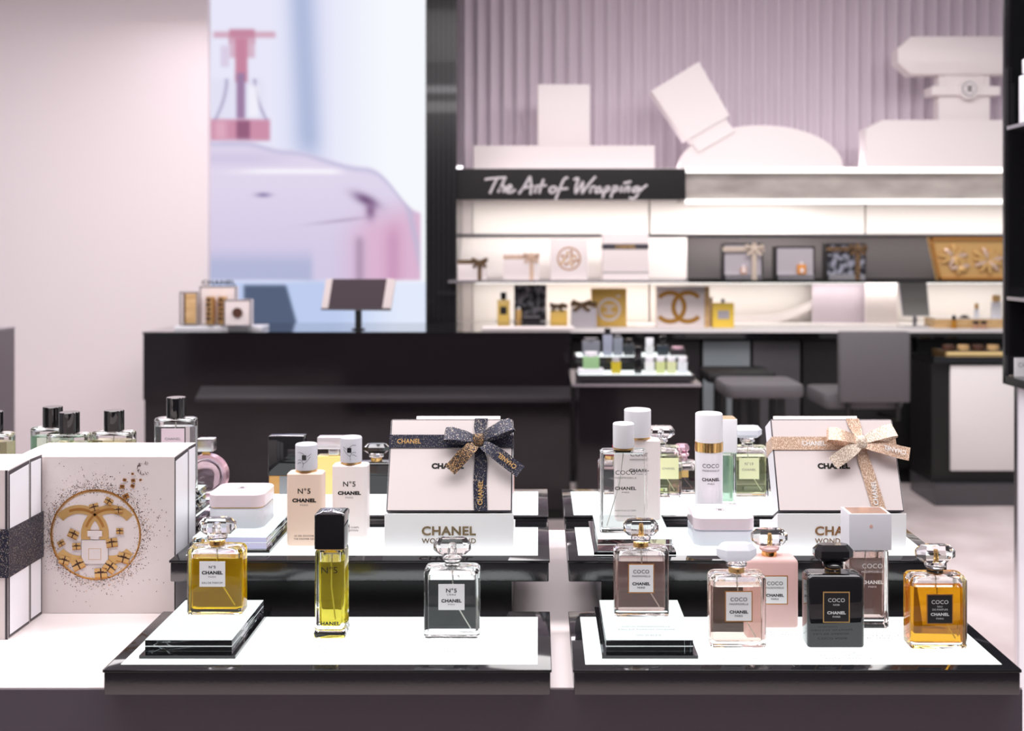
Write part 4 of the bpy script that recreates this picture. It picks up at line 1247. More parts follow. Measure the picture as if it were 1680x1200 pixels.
# tall square bottle with black cap
t = thing('perfume_bottle', 'tall square yellow-green bottle with big glossy black cap on the lowest left tray', 'perfume bottle', (-0.2655, 1.347 + 0.019, Z1 + EPS))
hb = 0.1115
b = MB(); b.loft([(0, 0.036, 0.034, 0.003), (0.001, 0.039, 0.037, 0.003), (0.006, 0.0405, 0.038, 0.0035), (0.009, 0.038, 0.036, 0.004), (hb - 0.003, 0.0375, 0.0355, 0.004), (hb, 0.035, 0.033, 0.004)], 'clear_glass')
b.loft([(hb - 0.016, 0.028, 0.026, 0.006), (hb - 0.004, 0.028, 0.026, 0.006), (hb - 0.002, 0.02, 0.02, 0.008)], 'clear_glass', flip=True); b.build('glass_body', t)
b = MB(); b.loft([(0.014, 0.024, 0.022, 0.004), (0.017, 0.028, 0.026, 0.006), (hb - 0.0162, 0.028, 0.026, 0.006)], 'lime_liquid'); b.build('liquid', t)
b = MB(); b.tube([(0, 0, hb - 0.002), (0, 0, 0.06), (0.005, 0, 0.019)], 0.001, 'straw', 6); b.build('dip_tube', t)
b = MB(); b.text('N°5', 0.0205, 0.0085, 'ink', 0.0, 1.0, (0.0, -0.0182, 0.087)); b.text('CHANEL', 0.030, 0.0045, 'ink', 0.035, 1.05, (-0.0015, -0.0182, 0.0195)); b.text('PARIS', 0.0095, 0.002, 'ink_grey', 0, 1, (-0.0015, -0.0182, 0.0135)); b.build('lettering', t)
b = MB(); b.rbox(0.0345, 0.0335, hb + 0.0001, hb + 0.0016, 0.003, 'gold', 0.0003); b.loft([(hb + 0.0018, 0.038, 0.0375, 0.002), (hb + 0.044, 0.038, 0.0375, 0.002), (hb + 0.0455, 0.0365, 0.036, 0.003), (hb + 0.0465, 0.030, 0.030, 0.005)], 'black_gloss')
b.build('cap', t)
b = MB(); T_ = Matrix.Translation((0, 0, hb + 0.0468)) @ FLAT
b.emblem(0, 0, 0.006, 0, 'silver', 0.0013, T=T_); b.arc(0, 0, 0.0115, 0.0008, 0, 2 * PI, 0, 'silver', 28, R=T_); b.build('cap_emblem', t)

# lowest right tray
CT = coco_texts('ink', 'MADEMOISELLE')
crystal_bottle('pale amber perfume bottle with gold-framed white label raised on a clear plinth', 0.1310, 1.363, Z1 + 0.0218, 0.0700, 0.030, 0.088, M['rose_liquid'], 0.88,
               lab=(0.0500, 0.0335, 0.0375, 'label_white', 'gold_print', CT, -0.001), ring='gold', core='gold', stop_kw=dict(w_=0.045))
crystal_bottle('clear peach-tinted bottle with frosted round-edged stopper in front of the pink one', 0.2457, 1.315, Z1, 0.0695, 0.030, 0.091, M['peach_liquid'], 0.90,
               lab=(0.0520, 0.034, 0.038, 'label_white', 'gold_print', CT, 0.0), ring='gold_satin', stop='frost_glass', stop_kw=dict(w_=0.050, chamfer=0.013, hh=0.0215))
crystal_bottle('opaque frosted pink bottle with clear faceted stopper', 0.3017, 1.385, Z1, 0.0700, 0.032, 0.091, shell='frosted_pink',
               lab=(0.0500, 0.0335, 0.0375, 'label_white', 'gold_print', CT, 0.004), ring='gold', core='gold', collar='frosted_pink', stop_kw=dict(w_=0.047))
crystal_bottle('black glass bottle with gold-framed black label and black faceted stopper', 0.3660, 1.315, Z1, 0.0706, 0.032, 0.0905, shell='smoke_glass',
               lab=(0.0510, 0.033, 0.038, 'label_black', 'gold_print2', coco_texts('white_ink', 'NOIR'), 0.0), ring='label_black', stop='smoke_glass', collar='smoke_glass', stop_kw=dict(w_=0.048, chamfer=0.008))
crystal_bottle('deep orange-amber bottle with black label, rightmost on the lowest tray', 0.4920, 1.311, Z1, 0.0705, 0.032, 0.0905, M['amber_dark'], 0.92,
               lab=(0.0500, 0.0325, 0.037, 'label_black', 'gold_print', [('COCO', 0.0205, 0.0046, 0.0088, 'white_ink', 0), ('EAU', 0.006, 0.0019, 0.0032, 'white_ink', 0), ('DE PARFUM', 0.0185, 0.0021, -0.0005, 'white_ink', 0), ('CHANEL', 0.0225, 0.0036, -0.0062, 'white_ink', 0.03), ('PARIS', 0.009, 0.0018, -0.0115, 'white_ink', 0)], 0.0),
               ring='label_black', core='gold', stop_kw=dict(w_=0.048))
# tall bottle with white square cap
t = thing('perfume_bottle', 'tall clear bottle with big square white cap behind the black glass bottle', 'perfume bottle', (0.4285, 1.383 + 0.018, Z1 + EPS))
hb = 0.1025
b = MB(); b.loft([(0, 0.048, 0.030, 0.003), (0.002, 0.0515, 0.0335, 0.004), (hb - 0.003, 0.0515, 0.0335, 0.004), (hb, 0.048, 0.031, 0.004)], 'clear_glass')
b.loft([(hb - 0.012, 0.041, 0.024, 0.004), (hb - 0.004, 0.041, 0.024, 0.004), (hb - 0.002, 0.02, 0.015, 0.005)], 'clear_glass', flip=True); b.build('glass_body', t)
b = MB(); b.loft([(0.012, 0.037, 0.020, 0.003), (0.014, 0.041, 0.024, 0.004), (hb - 0.0122, 0.041, 0.024, 0.004)], 'rose_liquid'); b.build('liquid', t)
b = MB(); b.tube([(0, 0, hb - 0.002), (-0.004, 0, 0.05), (-0.013, 0, 0.014)], 0.0009, 'straw', 6); b.build('dip_tube', t)
b = MB()
for s, tw, th, zq, bd in (('COCO', 0.0265, 0.0058, 0.0815, 0.0), ('MADEMOISELLE', 0.028, 0.0026, 0.0740, 0.0), ('CHANEL', 0.0285, 0.0046, 0.0605, 0.035), ('PARIS', 0.0105, 0.0022, 0.0545, 0.0)):
    b.text(s, tw, th, 'white_ink', bd, 1.05, (0.0035, -0.0172, zq))
b.build('lettering', t)
b = MB(); b.loft([(hb + 0.0003, 0.055, 0.040, 0.001), (hb + 0.0465, 0.055, 0.040, 0.001), (hb + 0.047, 0.0545, 0.0395, 0.001)], 'frosted_cap'); b.build('cap', t)
b = MB(); b.box(-0.0235, 0.0235, -0.0165, 0.0165, hb + 0.0471, hb + 0.0474, cm(214, 178, 160, 0.15, 0.6)); b.build('cap_top_plate', t)
b = MB(); b.prism([(0.001 + 0.0022 * math.cos(a), hb + 0.031 + 0.0022 * math.sin(a)) for a in [2 * PI * k / 16 for k in range(16)]], -0.0203, -0.0200, cm(236, 190, 175)); b.build('dot', t)

# ================================================================== MIDDLE TIER, LEFT
def jar(label, x, d0, z, w_, hh, lidh, dep, lidm, bodym, gold=True):
    t = thing('cream_jar', label, 'jar', (x, d0 + dep / 2, z + EPS))
    hb = hh - lidh
    b = MB(); b.rbox(w_ - 0.001, dep - 0.001, 0, hb - 0.0015, 0.015, bodym, 0.003); b.build('jar_body', t)
    if gold:
        b = MB(); b.rbox(w_ - 0.003, dep - 0.003, hb - 0.0013, hb - 0.0001, 0.014, 'gold', 0.0002); b.build('gold_rim', t)
    b = MB(); b.loft([(hb, w_ - 0.0005, dep - 0.0005, 0.014), (hb + 0.001, w_, dep, 0.015), (hh - 0.003, w_, dep, 0.015), (hh - 0.001, w_ - 0.0035, dep - 0.0035, 0.014), (hh, w_ - 0.014, dep - 0.014, 0.012)], lidm, n=7); b.build('lid', t)
    b = MB(); T_ = Matrix.Translation((0, 0, hh + 0.0002)) @ FLAT
    b.emblem(0, 0, 0.0055, 0, 'ink', 0.0014, T=T_)
    b.arc(0, 0, 0.0115, 0.0006, 0.5, PI - 0.5, 0, 'ink', 20, R=T_); b.arc(0, 0, 0.0115, 0.0006, PI + 0.5, 2 * PI - 0.5, 0, 'ink', 20, R=T_); b.build('lid_emblem', t)


jar('square white cream jar with pale pink lid and gold rim on a clear plinth', -0.4440, 1.555, Z2 + 0.0218, 0.0820, 0.052, 0.0205, 0.078, 'jar_pink', 'opal')
jar('square pale pink lidded jar in front of the gold-ringed white spray bottle', 0.2676, 1.540, Z2, 0.0890, 0.0435, 0.0195, 0.085, 'jar_pink', 'opal', False)


def lotion(label, x, d0, z, m, w_, dep, hb, capw, caph, texts, orange=True, group=None):
    t = thing('lotion_bottle', label, 'bottle', (x, d0 + dep / 2, z + EPS), group=group)
    b = MB(); b.loft([(0, w_ - 0.003, dep - 0.003, 0.004), (0.002, w_, dep, 0.006), (hb - 0.0025, w_, dep, 0.006), (hb - 0.0008, w_ - 0.003, dep - 0.003, 0.006), (hb, w_ - 0.008, dep - 0.008, 0.005)], m, n=6); b.build('bottle_body', t)
    b = MB()
    if orange:
        b.cyl([(hb, capw * 0.47), (hb + 0.003, capw * 0.46)], 'gold_satin', n=8); b.build('neck_ring', t)
    b = MB(); z0 = hb + 0.0031
    b.cyl([(z0, capw / 2 - 0.0005), (z0 + 0.001, capw / 2), (z0 + caph - 0.002, capw / 2), (z0 + caph - 0.0004, capw / 2 - 0.0012), (z0 + caph, capw / 2 - 0.003)], 'frosted_cap', n=10)
    cp = b.build('cap', t)
    b = MB()
    for s, tw, th, zq, mm, bd in texts:
        b.text(s, tw, th, mm, bd, 1.05, (0, -dep / 2 - 0.0004, zq))
    b.build('lettering', t)
    return t, cp, z0


def cap_drawing(cp, capr, zc, flip=1):
    """line drawing of a hand holding a stopper, wrapped on the round cap"""
    b = MB()

    def wrap(pts, wd=0.0005):
        out = []
        for x, z in pts:
            a = x * flip / capr
            out.append((capr * 1.012 * math.sin(a), -capr * 1.012 * math.cos(a), zc + z))
        b.tube(out, wd * 0.5, 'ink', 5)
    wrap([(-0.010, 0.008), (-0.006, 0.0085), (-0.002, 0.007), (0.002, 0.003)])
    wrap([(0.009, 0.002), (0.005, -0.003), (0.001, -0.007), (-0.002, -0.0075)])
    wrap([(-0.010, -0.003), (-0.006, -0.002), (-0.003, -0.004), (-0.001, -0.008), (-0.002, -0.013)])
    wrap([(-0.011, -0.009), (-0.007, -0.006), (-0.004, -0.006)])
    wrap([(0.010, 0.006), (0.007, 0.004), (0.004, 0.002)])
    for k in range(6):
        wrap([(-0.003, 0.004 - k * 0.0012), (0.003, 0.004 - k * 0.0012)], 0.0013)
    b.build('drawing', cp)


L5 = lambda a: [('N°5', 0.0185, 0.0078, 0.080, 'ink', 0.01), ('CHANEL', 0.0345, 0.0052, 0.0665, 'ink', 0.055), ('PARIS', 0.0115, 0.0024, 0.0595, 'ink_grey', 0.0)] + a
t, cp, z0 = lotion('opaque peach bottle with white round cap standing beside the jar', -0.3405, 1.544, Z2, 'frosted_peach', 0.0520, 0.030, 0.106, 0.0320, 0.0375, L5([('LE GEL DOUCHE', 0.028, 0.0024, 0.0150, 'ink', 0), ('THE SHOWER GEL', 0.030, 0.0024, 0.0105, 'ink', 0)]))
cap_drawing(cp, 0.016, z0 + 0.018)
t, cp, z0 = lotion('paler blush bottle with white round cap next to the navy-ribboned box', -0.2835, 1.591, Z2, 'frosted_blush', 0.0530, 0.030, 0.108, 0.0325, 0.0375, L5([('LOTION CORPS', 0.028, 0.0024, 0.0150, 'ink', 0), ('BODY LOTION', 0.026, 0.0024, 0.0105, 'ink', 0)]))
cap_drawing(cp, 0.01625, z0 + 0.018, -1)

# ---- gift boxes with bows on white stands
def ribboned(label, slabel, x, d0, z, rm, rm2, kn, tails, loops, tcol, vx):
    W, H, D, TI = 0.1800, 0.1350, 0.040, math.radians(24)
    hs = 0.0545
    s = thing('box_stand', slabel, 'stand', (x, d0, z + EPS), group='white stands with gold lettering')
    b = MB()
    prof = [(0, 0), (0.125, 0), (0.125, 0.012), (0.066, 0.012), (0.040, hs - 0.0215), (0.002, hs - 0.003), (0.0, hs - 0.003)]
    n = len(prof)
    vs = [(-W / 2 - 0.002, y, zq) for y, zq in prof] + [(W / 2 + 0.002, y, zq) for y, zq in prof]
    b.add(vs, [tuple(range(n)), tuple(reversed(range(n, 2 * n)))] + [(i, i + n, (i + 1) % n + n, (i + 1) % n) for i in range(n)], 'stand_white')
    b.text('CHANEL', 0.0775, 0.0125, 'foil', 0.03, 1.05, (-0.0, -0.0006, 0.0275)); b.text('WONDERLAND', 0.0775, 0.0070, 'foil', 0.01, 1.05, (-0.0, -0.0006, 0.0130)); b.build('base', s)
    b = MB(); b.T = Matrix.Translation((0, 0.002, hs)) @ Matrix.Rotation(-TI, 4, 'X')
    b.rbox(0.128, 0.003, 0.004, H + 0.0165, 0.001, 'white_card', 0.0008, vx, D + 0.0035); b.build('backboard', s)
    t = thing('gift_box', label, 'gift box', (x, d0 + 0.002, z + EPS + hs), group='big white gift boxes with ribbon bows')
    t.rotation_euler = (-TI, 0, 0)
    b = MB(); b.rbox(W, D, 0, H, 0.0015, 'box_edge', 0.0008, 0, D / 2)
    e = 0.0016
    b.box(-W / 2 + e, W / 2 - e, -0.0004, 0, e, H - e, 'white_card'); b.box(-W / 2 - 0.0004, -W / 2, e, D - e, e, H - e, 'white_side'); b.box(W / 2, W / 2 + 0.0004, e, D - e, e, H - e, 'white_side'); b.box(-W / 2 + e, W / 2 - e, e, D - e, H, H + 0.0004, 'white_card')
    b.text('CHANEL', 0.047, 0.0077, 'ink', 0.06, 1.05, (-0.004, -0.0007, 0.0655)); b.build('box', t)
    kx, kz = kn
    rw = 0.0195
    b = MB(); y = -0.0014
    b.box(-W / 2 - 0.0012, W / 2 + 0.0012, y - 0.0004, y, kz - rw / 2, kz + rw / 2, rm)
    for sx in (-1, 1):
        b.box(sx * (W / 2 + 0.0009) - 0.0003, sx * (W / 2 + 0.0009) + 0.0003, y, D + 0.001, kz - rw / 2, kz + rw / 2, rm)
    b.text('CHANEL', 0.035, 0.0068, tcol if tcol == 'gold_print2' else 'white_ink', 0.02, 1.05, (-0.062 if tcol != 'gold_print' else -0.03, y - 0.0008, kz))
    b.sweep([(kx + vx * 0.5, y - 0.0006, H + 0.0006), (kx + vx * 0.3, y - 0.001, H - 0.012), (kx, y - 0.004, kz + 0.006)], [rw, rw * 0.95, rw * 0.5], 0.0004, rm, (1, 0, 0))
    b.sweep([(kx, y - 0.004, kz - 0.006), (kx + 0.004, y - 0.0015, kz - 0.028), (kx + tails[2] * 0.6, y - 0.0006, kz * 0.4), (kx + tails[2], y - 0.0006, 0.0003)], [rw * 0.6, rw * 0.95, rw, rw], 0.0004, rm, (1, 0, -0.05))
    R = Matrix.Rotation(PI / 2, 4, 'Y').inverted()
    b.text('CHANEL', 0.035, 0.0068, 'gold_print2' if tcol == 'gold_print2' else 'white_ink', 0.02, 1.05, (kx + tails[2] * 0.75, y - 0.0016, 0.026), R)
    b.build('ribbon', t)
    b = MB()
    for i, (dx, dz) in enumerate(loops):
        L = math.hypot(dx, dz)
        u = Vector((dx / L, 0, dz / L)); v = Vector((-u.z, 0, u.x))
        if v.z < 0:
            v = -v
        K = Vector((kx, y - 0.006, kz))
        pts, wd = [], []
        for a, yy, q in ((0, 0, 0.0), (0.35, -0.010, 0.1), (0.75, -0.016, 0.12), (0.97, -0.013, 0.06), (1.0, -0.006, 0.0), (0.8, -0.001, -0.08), (0.4, 0.0015, -0.06), (0.05, -0.001, 0)):
            pts.append(K + u * (L * a) + v * (0.016 * q) + Vector((0, yy, 0)))
            wd.append(rw * (0.45 + 0.6 * min(1, a * 1.8)))
        b.sweep(pts, wd, 0.0004, rm if i == 0 else rm2[1], tuple(v + Vector((0, 0.25, 0))))
    for i, (dx, dz) in enumerate(tails[:2]):
        L = math.hypot(dx, dz)
        u = Vector((dx / L, 0, dz / L)); v = Vector((-u.z, 0, u.x))
        K = Vector((kx, y - 0.008, kz - 0.002))
        pts = [K + u * (L * a) + Vector((0, yy, 0)) for a, yy in ((0, 0), (0.25, -0.006), (0.55, -0.009), (0.8, -0.006), (1.0, -0.008))]
        b.sweep(pts, [rw * 0.55, rw * 0.9, rw * 1.02, rw, rw], 0.0004, rm2[0] if i == 0 else rm, tuple(v))
        if i == 1:
            ang = math.atan2(dz, dx) + PI
            b.text('CHANEL', 0.032, 0.0066, 'gold_print2' if tcol == 'gold_print2' else 'white_ink', 0.02, 1.05, tuple(K + u * (L * 0.68) + Vector((0, -0.0095, 0))), Matrix.Rotation(-ang, 4, 'Y'))
    b.rbox(0.017, 0.010, kz - 0.010, kz + 0.009, 0.004, rm2[0], 0.003, kx, y - 0.008)
    b.build('bow', t)
    return t


ribboned('white gift box with navy glitter ribbon and bow leaning on its stand', 'white stand under the navy-ribboned gift box', -0.1295, 1.525, Z2, 'navy_ribbon', ('bronze_ribbon', 'navy_ribbon'), (0.0405, 0.1015),
         [(-0.040, -0.044), (0.062, -0.046), 0.005], [(-0.050, 0.006), (0.050, 0.021)], 'gold_satin' if False else 'gold_print2', 0.006)
ribboned('white gift box with champagne glitter ribbon and bow leaning on its stand', 'white stand under the champagne-ribboned gift box', 0.4325, 1.525, Z2, 'champagne_ribbon', ('champagne_pale', 'champagne_pale'), (0.0370, 0.0985),
         [(-0.046, -0.031), (0.066, -0.018), 0.017], [(-0.050, 0.009), (0.050, 0.015)], 'gold_print', -0.012)

# ================================================================== MIDDLE TIER, RIGHT
zE = Z2 + 0.0218
t = thing('lotion_bottle', 'flat clear glass bottle with white cap in front of the white opaque one', 'bottle', (0.1216, 1.531 + 0.0125, zE + EPS))
hb = 0.119
b = MB(); b.loft([(0, 0.064, 0.021, 0.003), (0.0015, 0.068, 0.025, 0.004), (hb - 0.003, 0.068, 0.025, 0.004), (hb, 0.062, 0.019, 0.004)], 'clear_glass')
b.loft([(hb - 0.006, 0.060, 0.018, 0.003), (hb - 0.004, 0.060, 0.018, 0.003), (hb - 0.002, 0.02, 0.014, 0.004)], 'clear_glass', flip=True); b.build('glass_body', t)
b = MB(); b.loft([(0.006, 0.058, 0.016, 0.003), (0.0075, 0.060, 0.018, 0.003), (hb - 0.0062, 0.060, 0.018, 0.003)], 'clear_liquid'); b.build('liquid', t)
b = MB(); b.tube([(0, 0, hb - 0.002), (-0.006, 0, 0.07), (-0.024, 0, 0.009)], 0.0007, 'straw', 6); b.build('dip_tube', t)
b = MB(); b.cyl([(hb, 0.0145), (hb + 0.003, 0.014)], 'gold_satin', n=8); b.build('neck_ring', t)
b = MB(); z0 = hb + 0.003; b.cyl([(z0, 0.0152), (z0 + 0.001, 0.0155), (z0 + 0.0335, 0.0155), (z0 + 0.035, 0.0142)], 'white_gloss', n=10); b.build('cap', t)
b = MB()
for s, tw, th, zq, bd in (('COCO', 0.029, 0.0062, 0.0875, 0.0), ('MADEMOISELLE', 0.031, 0.0027, 0.0800, 0.0), ('CHANEL', 0.0305, 0.0047, 0.0650, 0.035), ('PARIS', 0.0105, 0.0022, 0.0590, 0.0), ('HUILE POUR LE CORPS', 0.030, 0.0022, 0.0330, 0), ('MOISTURIZING BODY OIL', 0.031, 0.0022, 0.0250, 0)):
    b.text(s, tw, th, 'ink', bd, 1.05, (0.002, -0.0131, zq))
b.build('lettering', t)
t, cp, z0 = lotion('tall opaque white bottle with wide white cap behind the flat clear bottle', 0.1490, 1.605, zE, 'frosted_blush', 0.0670, 0.030, 0.1215, 0.0410, 0.0415,
                   [('COCO', 0.028, 0.0060, 0.1010, 'ink', 0), ('MADEMOISELLE', 0.029, 0.0026, 0.0930, 'ink', 0), ('CHANEL', 0.031, 0.0048, 0.0770, 'ink', 0.03), ('PARIS', 0.011, 0.0022, 0.0710, 'ink_grey', 0)])
cp.data.materials.clear(); cp.data.materials.append(M['white_gloss'])
t = thing('spray_bottle', 'white round spray bottle with a gold ring behind the pink lidded jar', 'bottle', (0.2640, 1.640 + 0.0215, Z2 + EPS))
b = MB(); b.cyl([(0, 0.020), (0.002, 0.0215), (0.1165, 0.0215)], 'white_gloss', n=10); b.build('bottle_body', t)
b = MB(); b.cyl([(0.1166, 0.0220), (0.1310, 0.0220)], 'gold', n=10); b.build('gold_ring', t)
b = MB(); b.cyl([(0.1312, 0.0213), (0.1730, 0.0213), (0.1745, 0.0208), (0.1755, 0.0195)], 'white_gloss', n=10); b.build('cap', t)
b = MB()
R = 0.0218
for s, tw, th, zq, bd in (('COCO', 0.027, 0.0060, 0.0965, 0), ('MADEMOISELLE', 0.028, 0.0026, 0.0890, 0), ('CHANEL', 0.029, 0.0048, 0.0755, 0.035), ('PARIS', 0.0105, 0.0022, 0.0690, 0)):
    vs, fs = text_geo(s, bd, 1.05)
    b.add([(R * math.sin(x * tw / R), -R * math.cos(x * tw / R), zq + y * th) for x, y in vs], fs, 'ink')
b.build('lettering', t)

# ================================================================== REAR TIER
GY = (0.905, 0.93, 0.50)
crystal_bottle('green-tinted perfume bottle with clear stopper behind the white bottles', 0.2080, 1.817, Z3, 0.0700, 0.030, 0.0865, M['green_liquid'], 0.88, lab=(0.050, 0.034, 0.036, cm(230, 230, 182), None, [('CHANEL', 0.022, 0.0036, 0.0, 'ink_grey', 0)], 0.012), ring='clear_glass', stop='clear_glass', stop_kw=dict(w_=0.0475))
crystal_bottle('green-tinted perfume bottle with milky white stopper beside the champagne-ribboned box', 0.3570, 1.817, Z3, 0.0700, 0.030, 0.0865, M['green_liquid'], 0.88,
               lab=(0.050, 0.034, 0.036, cm(230, 232, 188), None, [('N°19', 0.014, 0.005, 0.008, 'ink_grey', 0), ('CHANEL', 0.024, 0.0038, -0.002, 'ink_grey', 0)], 0.0), ring='clear_glass', stop='opal', stop_kw=dict(w_=0.0485))
t = thing('perfume_bottle', 'mint green slim bottle with large white and gold square cap behind the round spray', 'perfume bottle', (0.2990, 1.745 + 0.018, Z3 + EPS))
b = MB(); b.loft([(0, 0.044, 0.032, 0.003), (0.002, 0.048, 0.036, 0.004), (0.089, 0.048, 0.036, 0.004), (0.090, 0.045, 0.033, 0.004)], 'clear_glass'); b.build('glass_body', t)
b = MB(); b.loft([(0.010, 0.038, 0.026, 0.003), (0.085, 0.038, 0.026, 0.003)], 'mint_liquid'); b.build('liquid', t)
b = MB(); b.tube([(0, 0, 0.084), (0.003, 0, 0.02)], 0.0009, 'straw', 6); b.build('dip_tube', t)
b = MB(); b.rbox(0.050, 0.038, 0.0903, 0.1450, 0.003, 'white_gloss', 0.001); b.build('cap', t)
b = MB(); b.rbox(0.047, 0.035, 0.1451, 0.1458, 0.003, cm(226, 196, 150, 0.2, 0.6), 0.0002); b.build('cap_top_plate', t)
b = MB(); b.rbox(0.046, 0.02, 0, 0.050, 0.003, 'clear_glass', 0.002); t = None
crystal_bottle('short dark bottle with a small rosy cap peeking left of the round spray', 0.2470, 1.84, Z3, 0.052, 0.024, 0.058, M['red_liquid'], 0.8, lab=(0.036, 0.02, 0.012, 'gold_print2', None, [], 0.0), ring='pink_metal', collar='pink_metal', stop='pink_metal', stop_kw=dict(w_=0.026, hh=0.014, d_=0.02))
crystal_bottle('dark red bottle with magenta cap peeking left of the flat clear bottle', 0.1370, 1.845, Z3, 0.0700, 0.030, 0.060, M['red_liquid'], 0.82, lab=(0.036, 0.03, 0.01, 'label_black', None, [], 0.0), ring='gold', stop='red_cap', collar='red_cap', stop_kw=dict(w_=0.020, hh=0.012, d_=0.018))
# left half rear
t = thing('perfume_bottle', 'square bottle with huge glossy black cap over amber glass behind the peach bottle', 'perfume bottle', (-0.4385, 1.845 + 0.012, Z3 + EPS), group=None)
b = MB(); b.rbox(0.0600, 0.024, 0, 0.032, 0.003, cm(196, 150, 90, 0.1), 0.001); b.box(-0.011, 0.011, -0.0125, -0.012, 0.0, 0.031, 'steel'); b.build('bottle_body', t)
b = MB(); b.rbox(0.0615, 0.026, 0.0322, 0.1000, 0.002, 'smoke_glass', 0.001); b.build('cap', t)
t = thing('perfume_bottle', 'pale gold bottle with flat square silver cap between the peach and blush bottles', 'perfume bottle', (-0.3560, 1.84 + 0.014, Z3 + EPS))
b = MB(); b.rbox(0.0600, 0.028, 0, 0.066, 0.006, cm(240, 218, 140, 0.1), 0.002); b.build('bottle_body', t)
b = MB(); b.rbox(0.020, 0.018, 0.0662, 0.078, 0.003, 'silver', 0.001); b.build('neck', t)
b = MB(); b.rbox(0.0560, 0.026, 0.0782, 0.0985, 0.002, cm(232, 222, 226, 0.15, 0.4), 0.001); b.build('cap', t)
crystal_bottle('black glass bottle with smoky stopper just left of the navy-ribboned box', -0.2830, 1.84, Z3, 0.0700, 0.028, 0.056, shell='smoke_glass', ring='gold', stop='smoke_glass', collar='clear_glass', stop_kw=dict(w_=0.044, hh=0.016))
crystal_bottle('pale rosy bottle almost hidden behind the navy-ribboned box', -0.0760, 1.835, Z3, 0.0640, 0.028, 0.064, shell='frosted_pink', ring='gold', stop='frost_glass', collar='clear_glass', stop_kw=dict(w_=0.030, hh=0.014))

# round pink bottle
zL = HC - 0.44
t = thing('perfume_bottle', 'round flat bottle with pink metal hoop and square silver cap at the back left', 'perfume bottle', (-0.5935, 1.902, zL + EPS))
R0, cz = 0.0375, 0.0405
b = MB()
seg = 40
for rr, m in ((R0 - 0.0045, 'smk'),):
    vs = []
    for yy, sc in ((-0.010, 0.82), (-0.0125, 0.6), (0.0125, 0.6), (0.010, 0.82)):
        pass
prof = [(-0.0125, 0.2), (-0.012, 0.7), (-0.009, 0.93), (0, 1.0), (0.009, 0.93), (0.012, 0.7), (0.0125, 0.2)]
b = MB(); b.T = Matrix.Translation((0, 0, cz)) @ Matrix.Rotation(PI / 2, 4, 'X')
b.cyl([(y, (R0 - 0.0050) * s) for y, s in prof], 'clear_glass', n=10); b.build('glass_body', t)
b = MB(); b.T = Matrix.Translation((0, 0, cz)) @ Matrix.Rotation(PI / 2, 4, 'X')
b.cyl([(y * 0.75, (R0 - 0.0100) * s) for y, s in prof], 'pink_liquid', n=10); b.build('liquid', t)
b = MB(); b.arc(0, cz, R0 - 0.002, 0.0050, 0, 2 * PI, -0.010, 'pink_metal', 48, 0.020); b.build('hoop', t)
b = MB(); b.rbox(0.0135, 0.013, cz + R0 - 0.001, cz + R0 + 0.006, 0.003, 'gold', 0.001); b.rbox(0.030, 0.024, cz + R0 + 0.0062, cz + R0 + 0.029, 0.003, 'silver', 0.002); b.build('cap', t)

# bottles with black caps behind the big printed box
def tall_bottle(label, x, d0, z, liquid, labm):
    t = thing('perfume_bottle', label, 'perfume bottle', (x, d0 + 0.0155, z + EPS), group='tall clear bottles with black caps behind the printed box')
    h = 0.128
    b = MB(); b.loft([(0, 0.066, 0.027, 0.012), (0.002, 0.070, 0.031, 0.0145), (h - 0.003, 0.070, 0.031, 0.0145), (h - 0.001, 0.067, 0.028, 0.013), (h, 0.060, 0.022, 0.010)], 'clear_glass', n=6)
    b.loft([(h - 0.014, 0.060, 0.022, 0.010), (h - 0.006, 0.060, 0.022, 0.010), (h - 0.004, 0.02, 0.014, 0.006)], 'clear_glass', flip=True, n=6); b.build('glass_body', t)
    b = MB(); b.loft([(0.010, 0.060, 0.022, 0.010), (h - 0.0142, 0.060, 0.022, 0.010)], liquid, n=6); b.build('liquid', t)
    b = MB(); b.box(-0.019, 0.019, -0.0162, -0.0158, 0.03, 0.112, labm); b.text('CHANEL', 0.026, 0.004, 'ink_grey', 0, 1.05, (0, -0.0165, 0.095)); b.build('label', t)
    b = MB(); b.tube([(0, 0, h - 0.004), (0.002, 0, 0.02)], 0.0009, 'straw', 6); b.build('dip_tube', t)
    b = MB(); b.cyl([(h + 0.0002, 0.0150), (h + 0.0008, 0.0155), (h + 0.0325, 0.0155), (h + 0.0335, 0.0148)], 'black_gloss', n=10); b.build('cap', t)


plq = MB(); plq.rbox(0.39, 0.12, 0, 0.0195, 0.002, 'white_gloss', 0.001)
o = plq.build('display_plinth', None, (-0.858, 1.755, zL + EPS)); tag(o, 'long low white plinth under the row of black-capped bottles at the back left', 'plinth')
zq = HC - 0.42 + 0.0002
tall_bottle('colourless black-capped bottle with pink label just above the box corner', -0.603, 1.755, HC - 0.4035, M['clear_liquid'], cm(232, 214, 226))
tall_bottle('pale yellow black-capped bottle above the middle of the printed box', -0.6920, 1.720, zq, M['pale_yellow_liquid'], cm(244, 228, 160))
tall_bottle('pale green black-capped bottle, the nearer of the two standing close together', -0.7560, 1.700, zq, M['green_liquid'], cm(214, 232, 190))
tall_bottle('clear greenish black-capped bottle, the farther of the two standing close together', -0.8100, 1.760, zq, M['mint_liquid'], cm(222, 232, 220))
tall_bottle('pale yellow black-capped bottle cut by the left picture edge', -0.8820, 1.705, zq, M['pale_yellow_liquid'], cm(240, 232, 170))

